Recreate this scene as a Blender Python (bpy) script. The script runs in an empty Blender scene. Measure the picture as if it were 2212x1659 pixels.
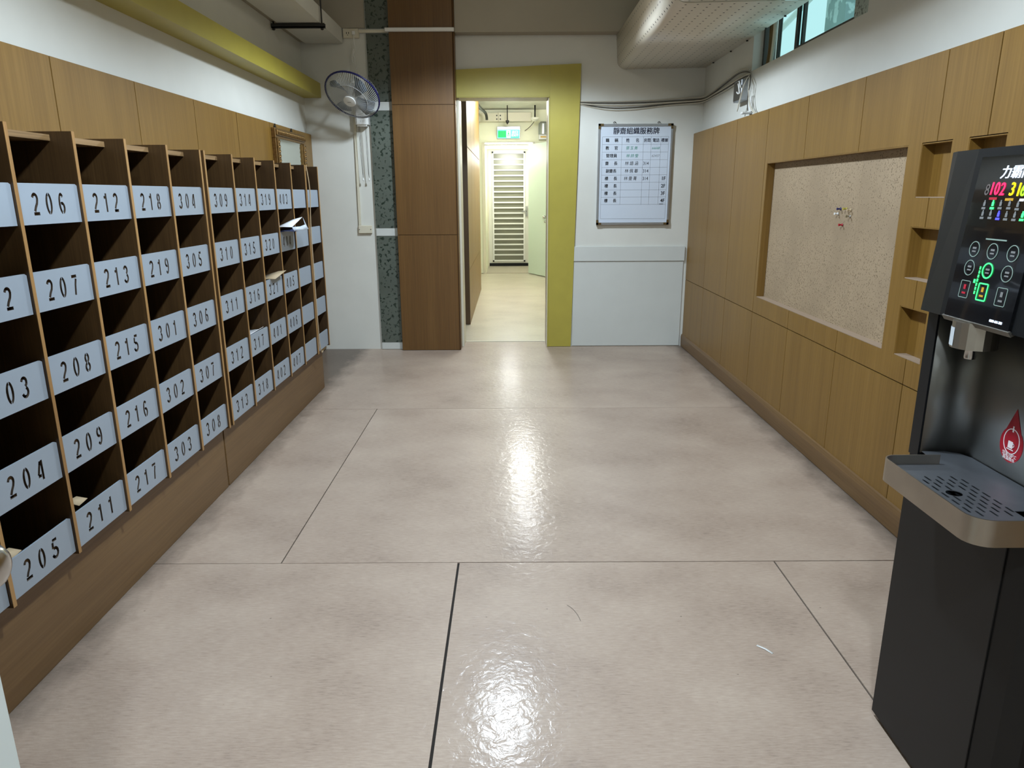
import bpy, bmesh, math, random
from math import pi, sin, cos, radians
from mathutils import Vector, Matrix
import mathutils, mathutils.geometry
random.seed(7)
SC = bpy.context.scene
COL = SC.collection

# ------------------------------------------------------------------ camera
F = 1535.3
PITCH, YAW, ROLL = 0.26044, 0.001134, 0.00447
CAM = Vector((0, 0, 1.45))
fwd = Vector((sin(YAW)*cos(PITCH), cos(YAW)*cos(PITCH), -sin(PITCH)))
rgt = Vector((cos(YAW), -sin(YAW), 0))
dwn = fwd.cross(rgt)
r2 = cos(ROLL)*rgt + sin(ROLL)*dwn
d2 = -sin(ROLL)*rgt + cos(ROLL)*dwn
cd = bpy.data.cameras.new('camera'); cam = bpy.data.objects.new('camera', cd); COL.objects.link(cam)
cam.matrix_world = Matrix(((r2.x, -d2.x, -fwd.x, CAM.x), (r2.y, -d2.y, -fwd.y, CAM.y), (r2.z, -d2.z, -fwd.z, CAM.z), (0, 0, 0, 1)))
cd.sensor_width = 36; cd.lens = F*36/2212; cd.clip_start = 0.05
SC.camera = cam

# ------------------------------------------------------------------ world, lamps, exposure
w = bpy.data.worlds.new('world'); SC.world = w; w.use_nodes = True
w.node_tree.nodes['Background'].inputs[0].default_value = (0.62, 0.93, 0.95, 1)
w.node_tree.nodes['Background'].inputs[1].default_value = 1.0
SC.view_settings.view_transform = 'Standard'; SC.view_settings.look = 'None'
SC.view_settings.gamma = 1; SC.view_settings.use_curve_mapping = False
SC.view_settings.exposure = 0.0

def lamp(kind, loc, energy, color, radius=.1, angle=None, blend=.2):
    l = bpy.data.lights.new('lamp', kind); l.energy = energy; l.color = color
    if kind != 'AREA': l.shadow_soft_size = radius
    if angle: l.spot_size = radians(angle); l.spot_blend = blend
    o = bpy.data.objects.new('lamp_light', l); COL.objects.link(o); o.location = loc
    return o
COOL = (0.86, 1.01, 1.16)
for yy, e in ((5.22, 212), (2.1, 226), (-0.5, 170)):
    lamp('SPOT', (-0.06, yy, 2.95), e, COOL, .085, 150, .3)
    lamp('POINT', (-0.06, yy, 2.96), 5.5, (1.0, .93, .78), .085)          # added warm fill that brightens the upper walls
WARM = (1.0, 1.02, 0.98)
lamp('POINT', (0.2, 8.75, 2.72), 34, (.93, 1.0, 1.06), .11)
lamp('POINT', (0.17, 10.6, 2.72), 100, WARM, .16)
lamp('POINT', (-0.03, 14.1, 2.2), 36, (1, 1.02, 1.03), .2)  # added fill light in the recess, brightens the slatted corridor door
pl = bpy.data.lights.new('window_portal', 'AREA'); pl.shape = 'RECTANGLE'; pl.size = 1.75; pl.size_y = .6
pl.cycles.is_portal = True
po = bpy.data.objects.new('window_portal', pl); COL.objects.link(po)
po.location = (1.92, 4.7, 2.62); po.rotation_euler = (0, radians(90), 0)

# ------------------------------------------------------------------ materials
def nt(name):
    m = bpy.data.materials.new(name); m.use_nodes = True
    return m, m.node_tree.nodes, m.node_tree.links, m.node_tree.nodes['Principled BSDF']
def lin(c):
    return tuple((x/12.92 if x <= .04045 else ((x+.055)/1.055)**2.4) for x in [v/255 for v in c]) + (1,)
def plain(name, c, rough=.5, metal=0, var=.0, bump=0, scale=8, spec=None, coat=0):
    m, N, L, B = nt(name); B.inputs['Roughness'].default_value = rough; B.inputs['Metallic'].default_value = metal
    B.inputs['Base Color'].default_value = lin(c)
    if spec is not None: B.inputs['Specular IOR Level'].default_value = spec
    if coat: B.inputs['Coat Weight'].default_value = coat
    if var or bump:
        tc = N.new('ShaderNodeTexCoord'); no = N.new('ShaderNodeTexNoise'); no.inputs['Scale'].default_value = scale
        no.inputs['Detail'].default_value = 6
        L.new(tc.outputs['Object'], no.inputs['Vector'])
        if var:
            mx = N.new('ShaderNodeMix'); mx.data_type = 'RGBA'
            mx.inputs[6].default_value = lin([v*(1-var) for v in c]); mx.inputs[7].default_value = lin([min(255, v*(1+var)) for v in c])
            L.new(no.outputs['Fac'], mx.inputs[0]); L.new(mx.outputs[2], B.inputs['Base Color'])
        if bump:
            n2 = N.new('ShaderNodeTexNoise'); n2.inputs['Scale'].default_value = scale*12
            L.new(tc.outputs['Object'], n2.inputs['Vector'])
            b = N.new('ShaderNodeBump'); b.inputs['Strength'].default_value = bump; b.inputs['Distance'].default_value = .002
            L.new(n2.outputs['Fac'], b.inputs['Height']); L.new(b.outputs[0], B.inputs['Normal'])
    return m
def wood(name, dark, mid, light, axis='z', rough=.42, fine=110, broad=5):
    m, N, L, B = nt(name)
    tc = N.new('ShaderNodeTexCoord'); oi = N.new('ShaderNodeObjectInfo')
    ad = N.new('ShaderNodeVectorMath'); ad.operation = 'ADD'
    cb = N.new('ShaderNodeCombineXYZ'); mu = N.new('ShaderNodeMath'); mu.operation = 'MULTIPLY'; mu.inputs[1].default_value = 17
    L.new(oi.outputs['Random'], mu.inputs[0])
    for i in range(3): L.new(mu.outputs[0], cb.inputs[i])
    L.new(tc.outputs['Object'], ad.inputs[0]); L.new(cb.outputs[0], ad.inputs[1])
    def noise(s_across, s_along, detail):
        mp = N.new('ShaderNodeMapping'); s = [s_across]*3; s['xyz'.index(axis)] = s_along
        mp.inputs['Scale'].default_value = s; L.new(ad.outputs[0], mp.inputs['Vector'])
        no = N.new('ShaderNodeTexNoise'); no.inputs['Scale'].default_value = 1; no.inputs['Detail'].default_value = detail
        no.inputs['Roughness'].default_value = .6
        L.new(mp.outputs[0], no.inputs['Vector']); return no
    a = noise(fine, 2.2, 4); b = noise(broad*2, .35, 2)
    m1 = N.new('ShaderNodeMath'); m1.operation = 'MULTIPLY_ADD'; m1.inputs[1].default_value = .6
    m2 = N.new('ShaderNodeMath'); m2.operation = 'MULTIPLY'; m2.inputs[1].default_value = .4
    L.new(b.outputs['Fac'], m2.inputs[0]); L.new(a.outputs['Fac'], m1.inputs[0]); L.new(m2.outputs[0], m1.inputs[2])
    cr = N.new('ShaderNodeValToRGB'); e = cr.color_ramp.elements
    e[0].position = .3; e[0].color = lin(dark); e[1].position = .7; e[1].color = lin(light)
    k = e.new(.5); k.color = lin(mid)
    L.new(m1.outputs[0], cr.inputs[0]); L.new(cr.outputs[0], B.inputs['Base Color'])
    B.inputs['Roughness'].default_value = rough
    bp = N.new('ShaderNodeBump'); bp.inputs['Strength'].default_value = .12; bp.inputs['Distance'].default_value = .001
    L.new(a.outputs['Fac'], bp.inputs['Height']); L.new(bp.outputs[0], B.inputs['Normal'])
    return m
def emit(name, c, s):
    m, N, L, B = nt(name)
    B.inputs['Base Color'].default_value = lin(c); B.inputs['Emission Color'].default_value = lin(c); B.inputs['Emission Strength'].default_value = s
    return m
M = {}
M['wood'] = wood('oak_veneer', (110, 80, 31), (123, 92, 39), (135, 103, 48))
M['wood_far'] = wood('oak_veneer_pillar', (84, 56, 22), (98, 68, 29), (110, 79, 38), fine=150)
M['wood_y'] = wood('oak_veneer_long', (94, 68, 38), (105, 79, 47), (117, 90, 56), axis='y')
M['walnut'] = wood('rack_walnut', (53, 36, 16), (66, 46, 22), (80, 58, 31), fine=160)
M['edge'] = wood('rack_edge_band', (136, 100, 58), (158, 120, 72), (172, 134, 86), fine=60)
M['topboard'] = wood('rack_top_board', (98, 76, 48), (138, 110, 74), (158, 128, 90), axis='y')
M['white'] = plain('painted_plaster', (206, 206, 198), .6, var=.025, bump=.06, scale=5)
M['whitelow'] = plain('painted_board', (196, 199, 194), .45, var=.02, bump=.05, scale=6)
M['beamgrey'] = plain('beam_plaster', (160, 152, 136), .7, var=.03, scale=4)
M['cream'] = plain('corridor_plaster', (238, 238, 214), .55, var=.02, scale=4)
M['yellow'] = plain('yellow_paint', (166, 154, 63), .45, var=.05, bump=.05, scale=6)
M['label'] = plain('label_board', (146, 157, 168), .4, var=.015, scale=20)
M['labeledge'] = plain('label_board_plain', (190, 198, 204), .4)
M['steel'] = plain('brushed_steel', (168, 160, 148), .38, 1, var=.08, scale=12)
M['steeldark'] = plain('niche_steel', (118, 116, 110), .5, 1, var=.05, scale=5)
M['chrome'] = plain('satin_chrome', (190, 190, 188), .22, 1)
M['black'] = plain('black_plastic', (14, 16, 18), .42, spec=.3)
M['charcoal'] = plain('charcoal_cabinet', (20, 19, 18), .5, spec=.3)
M['blackmetal'] = plain('black_metal', (30, 29, 27), .5)
M['glassblack'] = plain('black_glass', (9, 10, 13), .12, coat=.5)
M['gap'] = plain('dark_gap', (28, 22, 16), .9)
M['groove'] = plain('groove_backing_board', (44, 27, 14), .9)  # dark backing board that shows in the open panel joints
M['cutedge'] = plain('label_cut_edge', (74, 62, 50), .7)
M['platesteel'] = plain('drain_plate_steel', (152, 156, 162), .45, 1, var=.08, scale=14)
M['ivory'] = plain('ivory_plastic', (206, 200, 180), .4)
M['whiteplastic'] = plain('white_plastic', (222, 222, 218), .35)
M['offwhite'] = plain('offwhite_enamel', (214, 214, 204), .4)
M['brass'] = plain('old_brass', (110, 92, 60), .4, .7)
M['alu'] = plain('aluminium', (170, 174, 178), .35, .8)
M['darkalu'] = plain('dark_aluminium', (64, 64, 60), .45, .5)
M['navy'] = plain('navy_plastic', (20, 22, 84), .35)
M['wire'] = plain('guard_wire', (196, 200, 200), .35, .2)
M['blade'] = plain('fan_blade', (92, 104, 116), .3)
M['ink'] = plain('dark_blue_ink', (26, 26, 74), .5)
M['inkblack'] = plain('black_ink', (34, 36, 42), .5)
M['inkgreen'] = plain('green_marker', (70, 140, 124), .5)
M['inkgrey'] = plain('grey_marker', (128, 134, 140), .5)
M['board'] = plain('whiteboard_face', (198, 208, 220), .25)
M['red'] = plain('red_sticker', (156, 12, 34), .4)
M['stickerwhite'] = plain('sticker_print', (226, 214, 214), .5)
M['gilt'] = plain('gilt_frame', (126, 98, 58), .38, .65, var=.3, scale=60)
M['mirror'] = plain('mirror_glass', (220, 226, 216), .03, 1)
M['cable'] = plain('white_cable', (188, 182, 166), .5)
M['cabledark'] = plain('dark_cable', (70, 66, 58), .6)
M['doorwhite'] = plain('white_door_paint', (216, 226, 224), .35)
M['mint'] = plain('pale_door_paint', (200, 216, 204), .4)
M['paper'] = plain('white_paper', (220, 222, 224), .6)
M['blueprint'] = plain('blue_print', (52, 64, 104), .4)
M['kraft'] = plain('brown_paper', (176, 156, 124), .7)
M['ledge'] = plain('dusty_ledge', (150, 130, 110), .7)

def m_floor(name='vinyl_floor', base=((118, 103, 92), (160, 142, 127), (180, 163, 147)), rough=.5):
    m, N, L, B = nt(name)
    tc = N.new('ShaderNodeTexCoord')
    def noise(s, d, r=.6, dist=0):
        mp = N.new('ShaderNodeMapping'); mp.inputs['Scale'].default_value = s; L.new(tc.outputs['Object'], mp.inputs['Vector'])
        n = N.new('ShaderNodeTexNoise'); n.inputs['Scale'].default_value = 1; n.inputs['Detail'].default_value = d; n.inputs['Roughness'].default_value = r
        n.inputs['Distortion'].default_value = dist
        L.new(mp.outputs[0], n.inputs['Vector']); return n
    g = noise((28, 210, 1), 5, .65); bl = noise((1.6, 2.2, 1), 5, .55); sp = noise((60, 90, 1), 2)
    a = N.new('ShaderNodeMath'); a.operation = 'MULTIPLY_ADD'; a.inputs[1].default_value = .5
    b = N.new('ShaderNodeMath'); b.operation = 'MULTIPLY'; b.inputs[1].default_value = .55
    L.new(bl.outputs['Fac'], b.inputs[0]); L.new(g.outputs['Fac'], a.inputs[0]); L.new(b.outputs[0], a.inputs[2])
    cr = N.new('ShaderNodeValToRGB'); e = cr.color_ramp.elements
    e[0].position = .3; e[0].color = lin(base[0]); e[1].position = .68; e[1].color = lin(base[2]); k = e.new(.47); k.color = lin(base[1])
    L.new(a.outputs[0], cr.inputs[0])
    # small worn dark specks
    s2 = N.new('ShaderNodeValToRGB'); s2.color_ramp.elements[0].position = .78; s2.color_ramp.elements[0].color = (0, 0, 0, 1)
    s2.color_ramp.elements[1].position = .84; s2.color_ramp.elements[1].color = (1, 1, 1, 1)
    n3 = noise((38, 38, 1), 1); L.new(n3.outputs['Fac'], s2.inputs[0])
    mx = N.new('ShaderNodeMix'); mx.data_type = 'RGBA'; mx.inputs[7].default_value = lin((96, 84, 74))
    L.new(s2.outputs[0], mx.inputs[0]); L.new(cr.outputs[0], mx.inputs[6])
    # grime gathered along the two long skirtings
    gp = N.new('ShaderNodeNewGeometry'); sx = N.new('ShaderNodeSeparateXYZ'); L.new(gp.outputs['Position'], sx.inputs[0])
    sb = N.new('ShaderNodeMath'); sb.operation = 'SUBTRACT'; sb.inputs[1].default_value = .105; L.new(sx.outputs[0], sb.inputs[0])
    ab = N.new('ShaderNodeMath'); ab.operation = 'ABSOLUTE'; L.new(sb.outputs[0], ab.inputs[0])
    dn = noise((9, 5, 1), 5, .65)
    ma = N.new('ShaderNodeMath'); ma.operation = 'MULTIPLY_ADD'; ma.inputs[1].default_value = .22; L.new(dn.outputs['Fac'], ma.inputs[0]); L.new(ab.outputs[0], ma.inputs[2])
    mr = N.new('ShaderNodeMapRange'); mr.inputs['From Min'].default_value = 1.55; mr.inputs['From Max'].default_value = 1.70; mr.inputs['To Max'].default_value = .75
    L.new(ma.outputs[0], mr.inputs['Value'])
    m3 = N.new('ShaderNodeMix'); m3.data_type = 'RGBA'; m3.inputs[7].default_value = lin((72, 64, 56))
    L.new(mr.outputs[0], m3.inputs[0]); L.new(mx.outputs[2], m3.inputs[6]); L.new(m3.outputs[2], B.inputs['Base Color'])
    rr = N.new('ShaderNodeMapRange'); rr.inputs['To Min'].default_value = rough-.07; rr.inputs['To Max'].default_value = rough+.08
    L.new(bl.outputs['Fac'], rr.inputs['Value']); L.new(rr.outputs[0], B.inputs['Roughness'])
    pe = noise((26, 26, 1), 3, .55, .6)
    bp = N.new('ShaderNodeBump'); bp.inputs['Strength'].default_value = .7; bp.inputs['Distance'].default_value = .002
    L.new(pe.outputs['Fac'], bp.inputs['Height']); L.new(bp.outputs[0], B.inputs['Normal'])
    B.inputs['Coat Weight'].default_value = .25; B.inputs['Coat Roughness'].default_value = .15; B.inputs['Specular IOR Level'].default_value = .22
    L.new(bp.outputs[0], B.inputs['Coat Normal'])
    return m
M['floor'] = m_floor()
M['floor2'] = m_floor('corridor_floor', ((150, 140, 122), (182, 172, 152), (198, 190, 170)), .4)

def m_speckle(name, c, dots, scale=90, thr=.66, rough=.8, bands=False):
    m, N, L, B = nt(name); tc = N.new('ShaderNodeTexCoord')
    n = N.new('ShaderNodeTexNoise'); n.inputs['Scale'].default_value = scale; n.inputs['Detail'].default_value = 3
    n2 = N.new('ShaderNodeTexNoise'); n2.inputs['Scale'].default_value = 2.6; n2.inputs['Detail'].default_value = 4
    L.new(tc.outputs['Object'], n.inputs['Vector']); L.new(tc.outputs['Object'], n2.inputs['Vector'])
    a = N.new('ShaderNodeMath'); a.operation = 'MULTIPLY_ADD'; a.inputs[1].default_value = .25; L.new(n2.outputs['Fac'], a.inputs[0]); L.new(n.outputs['Fac'], a.inputs[2])
    r = N.new('ShaderNodeValToRGB'); r.color_ramp.elements[0].position = thr+.08; r.color_ramp.elements[1].position = thr+.13
    r.color_ramp.elements[0].color = lin(c); r.color_ramp.elements[1].color = lin(dots)
    L.new(a.outputs[0], r.inputs[0])
    mx = N.new('ShaderNodeMix'); mx.data_type = 'RGBA'; mx.blend_type = 'MULTIPLY'; mx.inputs[0].default_value = 1
    r2_ = N.new('ShaderNodeValToRGB'); r2_.color_ramp.elements[0].color = (.78, .77, .76, 1); r2_.color_ramp.elements[1].color = (1, 1, 1, 1)
    r2_.color_ramp.elements[0].position = .3; r2_.color_ramp.elements[1].position = .6
    L.new(n2.outputs['Fac'], r2_.inputs[0]); L.new(r.outputs[0], mx.inputs[6]); L.new(r2_.outputs[0], mx.inputs[7])
    L.new(mx.outputs[2], B.inputs['Base Color']); B.inputs['Roughness'].default_value = rough
    return m
M['cork'] = m_speckle('cork_board', (160, 140, 112), (120, 102, 78), 120, .62)
M['marble'] = m_speckle('green_marble', (90, 97, 88), (34, 48, 38), 34, .60, .35)
M['concrete'] = m_speckle('pebble_concrete', (176, 190, 182), (120, 130, 124), 60, .56)

M['concrete2'] = m_speckle('pale_concrete', (196, 208, 206), (150, 164, 162), 8, .5)
def m_perf():
    m, N, L, B = nt('perforated_sheet'); tc = N.new('ShaderNodeTexCoord'); sx = N.new('ShaderNodeSeparateXYZ'); L.new(tc.outputs['UV'], sx.inputs[0])
    def cell(out):
        d = N.new('ShaderNodeMath'); d.operation = 'MULTIPLY'; d.inputs[1].default_value = 1/.072; L.new(out, d.inputs[0])
        f = N.new('ShaderNodeMath'); f.operation = 'FRACT'; L.new(d.outputs[0], f.inputs[0])
        s = N.new('ShaderNodeMath'); s.operation = 'SUBTRACT'; s.inputs[1].default_value = .5; L.new(f.outputs[0], s.inputs[0])
        p = N.new('ShaderNodeMath'); p.operation = 'MULTIPLY'; L.new(s.outputs[0], p.inputs[0]); L.new(s.outputs[0], p.inputs[1]); return p
    a = cell(sx.outputs[0]); b = cell(sx.outputs[1])
    ad = N.new('ShaderNodeMath'); ad.operation = 'ADD'; L.new(a.outputs[0], ad.inputs[0]); L.new(b.outputs[0], ad.inputs[1])
    lt = N.new('ShaderNodeMath'); lt.operation = 'LESS_THAN'; lt.inputs[1].default_value = .0085; L.new(ad.outputs[0], lt.inputs[0])
    mx = N.new('ShaderNodeMix'); mx.data_type = 'RGBA'; mx.inputs[6].default_value = lin((222, 214, 198)); mx.inputs[7].default_value = lin((30, 26, 20))
    L.new(lt.outputs[0], mx.inputs[0]); L.new(mx.outputs[2], B.inputs['Base Color']); B.inputs['Roughness'].default_value = .3
    return m
M['perf'] = m_perf()
m, N, L, B = nt('window_glass'); B.inputs['Base Color'].default_value = (.8, .95, .95, 1); B.inputs['Roughness'].default_value = .02
B.inputs['Transmission Weight'].default_value = 1; B.inputs['IOR'].default_value = 1.02; M['glass'] = m
m, N, L, B = nt('grille_backing_glass'); B.inputs['Base Color'].default_value = lin((128, 128, 112)); B.inputs['Roughness'].default_value = .25; M['doorglass'] = m
M['e_red'] = emit('led_red', (255, 40, 90), 1.6); M['e_yel'] = emit('led_yellow', (255, 225, 20), 1.5)
M['e_grn'] = emit('led_green', (60, 255, 120), 1.3); M['e_grn2'] = emit('led_green_dim', (70, 190, 120), .45)
M['e_lime'] = emit('led_lime', (150, 230, 40), 1.3); M['e_blu'] = emit('led_blue', (70, 70, 235), 1.1)
M['e_wht'] = emit('logo_white', (205, 215, 230), .8); M['e_dim'] = emit('print_grey', (110, 112, 112), .12)
M['e_ring'] = emit('button_print', (120, 140, 132), .2); M['e_amb'] = emit('print_amber', (170, 130, 30), .4)
M['e_redd'] = emit('print_red', (150, 20, 40), .4); M['e_seg'] = emit('led_off', (90, 84, 82), .15)
M['e_strip'] = emit('white_strip_glow', (255, 254, 244), 5)  # glow given to the white strip over the corridor door
M['e_exitw'] = emit('exit_white', (110, 240, 225), 1.0); M['e_exitg'] = emit('exit_green', (10, 190, 105), .6)
M['e_exitp'] = emit('exit_pictogram', (235, 255, 250), 1.7)

# ------------------------------------------------------------------ geometry helpers
def link(name, me, mat, parent=None, loc=(0, 0, 0), kind=None, label=None):
    o = bpy.data.objects.new(name, me); COL.objects.link(o)
    if mat is not None and not me.materials: me.materials.append(mat)
    loc = Vector(loc)
    if parent is not None:
        o.parent = parent; loc = loc - wl(parent)
    o.location = loc
    if kind: o['kind'] = kind
    if label: o['label'] = label
    return o
def wl(o):
    v = Vector(o.location)
    while o.parent: o = o.parent; v += Vector(o.location)
    return v
def thing(name, label, cat, loc=(0, 0, 0), group=None):
    o = bpy.data.objects.new(name, None); COL.objects.link(o); o.empty_display_size = .1; o.location = loc
    return tag(o, label, cat, group)
def tag(o, label, cat, group=None):
    o['label'] = label; o['category'] = cat
    if group: o['group'] = group
    return o
def pydata(v, f, smooth=False):
    me = bpy.data.meshes.new('m'); me.from_pydata([tuple(p) for p in v], [], f); me.update()
    bm = bmesh.new(); bm.from_mesh(me); bmesh.ops.recalc_face_normals(bm, faces=bm.faces); bm.to_mesh(me); bm.free()
    if smooth:
        for p in me.polygons: p.use_smooth = True
        me.set_sharp_from_angle(angle=radians(38))
    return me
def addbox(bm, x0, x1, y0, y1, z0, z1):
    vs = [bm.verts.new(p) for p in ((x0, y0, z0), (x1, y0, z0), (x1, y1, z0), (x0, y1, z0), (x0, y0, z1), (x1, y0, z1), (x1, y1, z1), (x0, y1, z1))]
    for q in ((0, 3, 2, 1), (4, 5, 6, 7), (0, 1, 5, 4), (1, 2, 6, 5), (2, 3, 7, 6), (3, 0, 4, 7)): bm.faces.new([vs[i] for i in q])
def boxes(name, L_, mat, parent=None, bevel=0, kind=None, label=None, bseg=1):
    """one mesh from axis-aligned boxes (x0,x1,y0,y1,z0,z1) in world coordinates"""
    c = Vector(((min(b[0] for b in L_)+max(b[1] for b in L_))/2, (min(b[2] for b in L_)+max(b[3] for b in L_))/2, min(b[4] for b in L_)))
    bm = bmesh.new()
    for b in L_: addbox(bm, b[0]-c.x, b[1]-c.x, b[2]-c.y, b[3]-c.y, b[4]-c.z, b[5]-c.z)
    if bevel: bmesh.ops.bevel(bm, geom=list(bm.edges), offset=bevel, segments=bseg, affect='EDGES', clamp_overlap=True)
    me = bpy.data.meshes.new(name); bm.to_mesh(me); bm.free()
    return link(name, me, mat, parent, c, kind, label)
def box(name, x0, x1, y0, y1, z0, z1, mat, parent=None, bevel=0, kind=None, label=None, bseg=1):
    return boxes(name, [(x0, x1, y0, y1, z0, z1)], mat, parent, bevel, kind, label, bseg)
def prism(name, poly, axis, a0, a1, mat, parent=None, kind=None, label=None, smooth=False):
    """extrude a 2-D polygon; axis 'z': poly=(x,y); 'y': poly=(x,z); 'x': poly=(y,z)"""
    def P(p, a): return {'z': (p[0], p[1], a), 'y': (p[0], a, p[1]), 'x': (a, p[0], p[1])}[axis]
    n = len(poly); v = [Vector(P(p, a0)) for p in poly]+[Vector(P(p, a1)) for p in poly]
    c = sum(v, Vector())/len(v); v = [p-c for p in v]
    f = [list(range(n)), list(range(n, 2*n))]+[(i, (i+1) % n, n+(i+1) % n, n+i) for i in range(n)]
    me = pydata(v, f)
    return link(name, me, mat, parent, c, kind, label)
def cyl(name, p0, p1, r0, mat, parent=None, r1=None, seg=20, label=None, kind=None):
    p0, p1 = Vector(p0), Vector(p1); r1 = r0 if r1 is None else r1
    d = (p1-p0); q = d.to_track_quat('Z', 'Y').to_matrix(); v = []; f = []
    for j, (p, r) in enumerate(((p0, r0), (p1, r1))):
        for i in range(seg):
            a = 2*pi*i/seg; v.append(p-p0 + q @ Vector((r*cos(a), r*sin(a), 0)))
    for i in range(seg): f.append((i, (i+1) % seg, seg+(i+1) % seg, seg+i))
    f += [list(range(seg))[::-1], list(range(seg, 2*seg))]
    me = pydata(v, f)
    for p in me.polygons: p.use_smooth = len(p.vertices) == 4
    return link(name, me, mat, parent, p0, kind, label)
def lathe(name, prof, origin, axis, mat, parent=None, seg=28, label=None):
    """prof = [(r, h)], around axis vector from origin"""
    q = Vector(axis).normalized().to_track_quat('Z', 'Y').to_matrix(); v = []; f = []; n = len(prof)
    for i in range(seg):
        a = 2*pi*i/seg
        for r, h in prof: v.append(q @ Vector((r*cos(a), r*sin(a), h)))
    for i in range(seg):
        for j in range(n-1): f.append((i*n+j, ((i+1) % seg)*n+j, ((i+1) % seg)*n+j+1, i*n+j+1))
    me = pydata(v, f, True)
    bm = bmesh.new(); bm.from_mesh(me); bmesh.ops.remove_doubles(bm, verts=bm.verts, dist=1e-5); bmesh.ops.holes_fill(bm, edges=bm.edges, sides=0)
    bmesh.ops.recalc_face_normals(bm, faces=bm.faces); bm.to_mesh(me); bm.free()
    return link(name, me, mat, parent, origin, None, label)
def tube_mesh(paths, r, res=3, cyclic=False, smoothc=True):
    c = bpy.data.curves.new('t', 'CURVE'); c.dimensions = '3D'; c.bevel_depth = r; c.bevel_resolution = res; c.use_fill_caps = True; c.resolution_u = 6
    for P in paths:
        if smoothc and len(P) > 2 and not cyclic:
            s = c.splines.new('NURBS'); s.points.add(len(P)-1)
            for i, p in enumerate(P): s.points[i].co = (*p, 1)
            s.order_u = 3; s.use_endpoint_u = True
        else:
            s = c.splines.new('POLY'); s.points.add(len(P)-1); s.use_cyclic_u = cyclic
            for i, p in enumerate(P): s.points[i].co = (*p, 1)
    return curve_mesh(c)
def curve_mesh(c):
    o = bpy.data.objects.new('t', c); COL.objects.link(o)
    dg = bpy.context.evaluated_depsgraph_get(); me = bpy.data.meshes.new_from_object(o.evaluated_get(dg))
    bpy.data.objects.remove(o); bpy.data.curves.remove(c); me.materials.clear()
    return me
def tube(name, paths, r, mat, parent=None, res=3, kind=None, label=None, cyclic=False, smoothc=True):
    base = Vector(paths[0][0]); P = [[tuple(Vector(p)-base) for p in q] for q in paths]
    me = tube_mesh(P, r, res, cyclic, smoothc)
    for p in me.polygons: p.use_smooth = True
    return link(name, me, mat, parent, base, kind, label)
FRAMES = {'-y': (Vector((1, 0, 0)), Vector((0, 0, 1)), Vector((0, -1, 0))),
          '-x': (Vector((0, -1, 0)), Vector((0, 0, 1)), Vector((-1, 0, 0))),
          '+x': (Vector((0, 1, 0)), Vector((0, 0, 1)), Vector((1, 0, 0)))}
TC = {}
def text(name, body, h, loc, facing, mat, parent, wscale=1, ext=.0004, label=None, off=0, space=1.0, shear=0, tilt=0):
    c = bpy.data.curves.new('t', 'FONT'); c.body = body; c.size = h; c.align_x = 'CENTER'; c.align_y = 'CENTER'
    c.extrude = ext; c.offset = 0; c.space_character = space; c.resolution_u = 3; c.shear = shear
    me = curve_mesh(c)
    if off > 0:
        bm = bmesh.new(); src = me.copy()
        for dx_, dy_ in ((-off, 0), (off, 0), (0, off*.6)):
            src.transform(Matrix.Translation((dx_, dy_, 0))); bm.from_mesh(src); src.transform(Matrix.Translation((-dx_, -dy_, 0)))
        bm.to_mesh(me); bm.free(); bpy.data.meshes.remove(src)
    X, Y, Z = FRAMES[facing]
    R = Matrix((X*wscale, Y, Z)).transposed()
    if tilt: R = R @ Matrix.Rotation(tilt, 3, 'Z')
    me.transform(R.to_4x4())
    return link(name, me, mat, parent, loc, None, label)
def rects(name, L_, facing, origin, mat, parent, th=.0005, label=None, kind=None):
    """flat little rectangles (u0,u1,v0,v1) on a face, one mesh"""
    X, Y, Z = FRAMES[facing]; v = []; f = []
    for (u0, u1, v0, v1) in L_:
        b = len(v)
        for k in (0, th):
            for (a, c_) in ((u0, v0), (u1, v0), (u1, v1), (u0, v1)): v.append(X*a+Y*c_+Z*k)
        f += [(b, b+3, b+2, b+1), (b+4, b+5, b+6, b+7)]+[(b+i, b+(i+1) % 4, b+4+(i+1) % 4, b+4+i) for i in range(4)]
    return link(name, pydata(v, f), mat, parent, origin, kind, label)
def ring(name, ru, rv, wd, facing, origin, mat, parent, square=False, th=.0006):
    X, Y, Z = FRAMES[facing]; v = []; f = []
    if square:
        k = .22*min(ru, rv); pts = []
        for cx, cy, a0 in ((ru-k, rv-k, 0), (-ru+k, rv-k, 90), (-ru+k, -rv+k, 180), (ru-k, -rv+k, 270)):
            for a in (0, 30, 60, 90): pts.append((cx, cy, radians(a0+a), k))
        P = lambda s: [(cx+(k+s)*cos(a), cy+(k+s)*sin(a)) for cx, cy, a, k in pts]
    else:
        P = lambda s: [((ru+s)*cos(2*pi*i/28), (rv+s)*sin(2*pi*i/28)) for i in range(28)]
    A, Bq = P(0), P(-wd); n = len(A)
    for k in (0, th):
        for q in (A, Bq): v += [X*a+Y*b+Z*k for a, b in q]
    for i in range(n):
        j = (i+1) % n
        f += [(i, j, n+j, n+i), (2*n+i, 2*n+j, 3*n+j, 3*n+i), (i, j, 2*n+j, 2*n+i), (n+i, n+j, 3*n+j, 3*n+i)]
    return link(name, pydata(v, f), mat, parent, origin)

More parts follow.
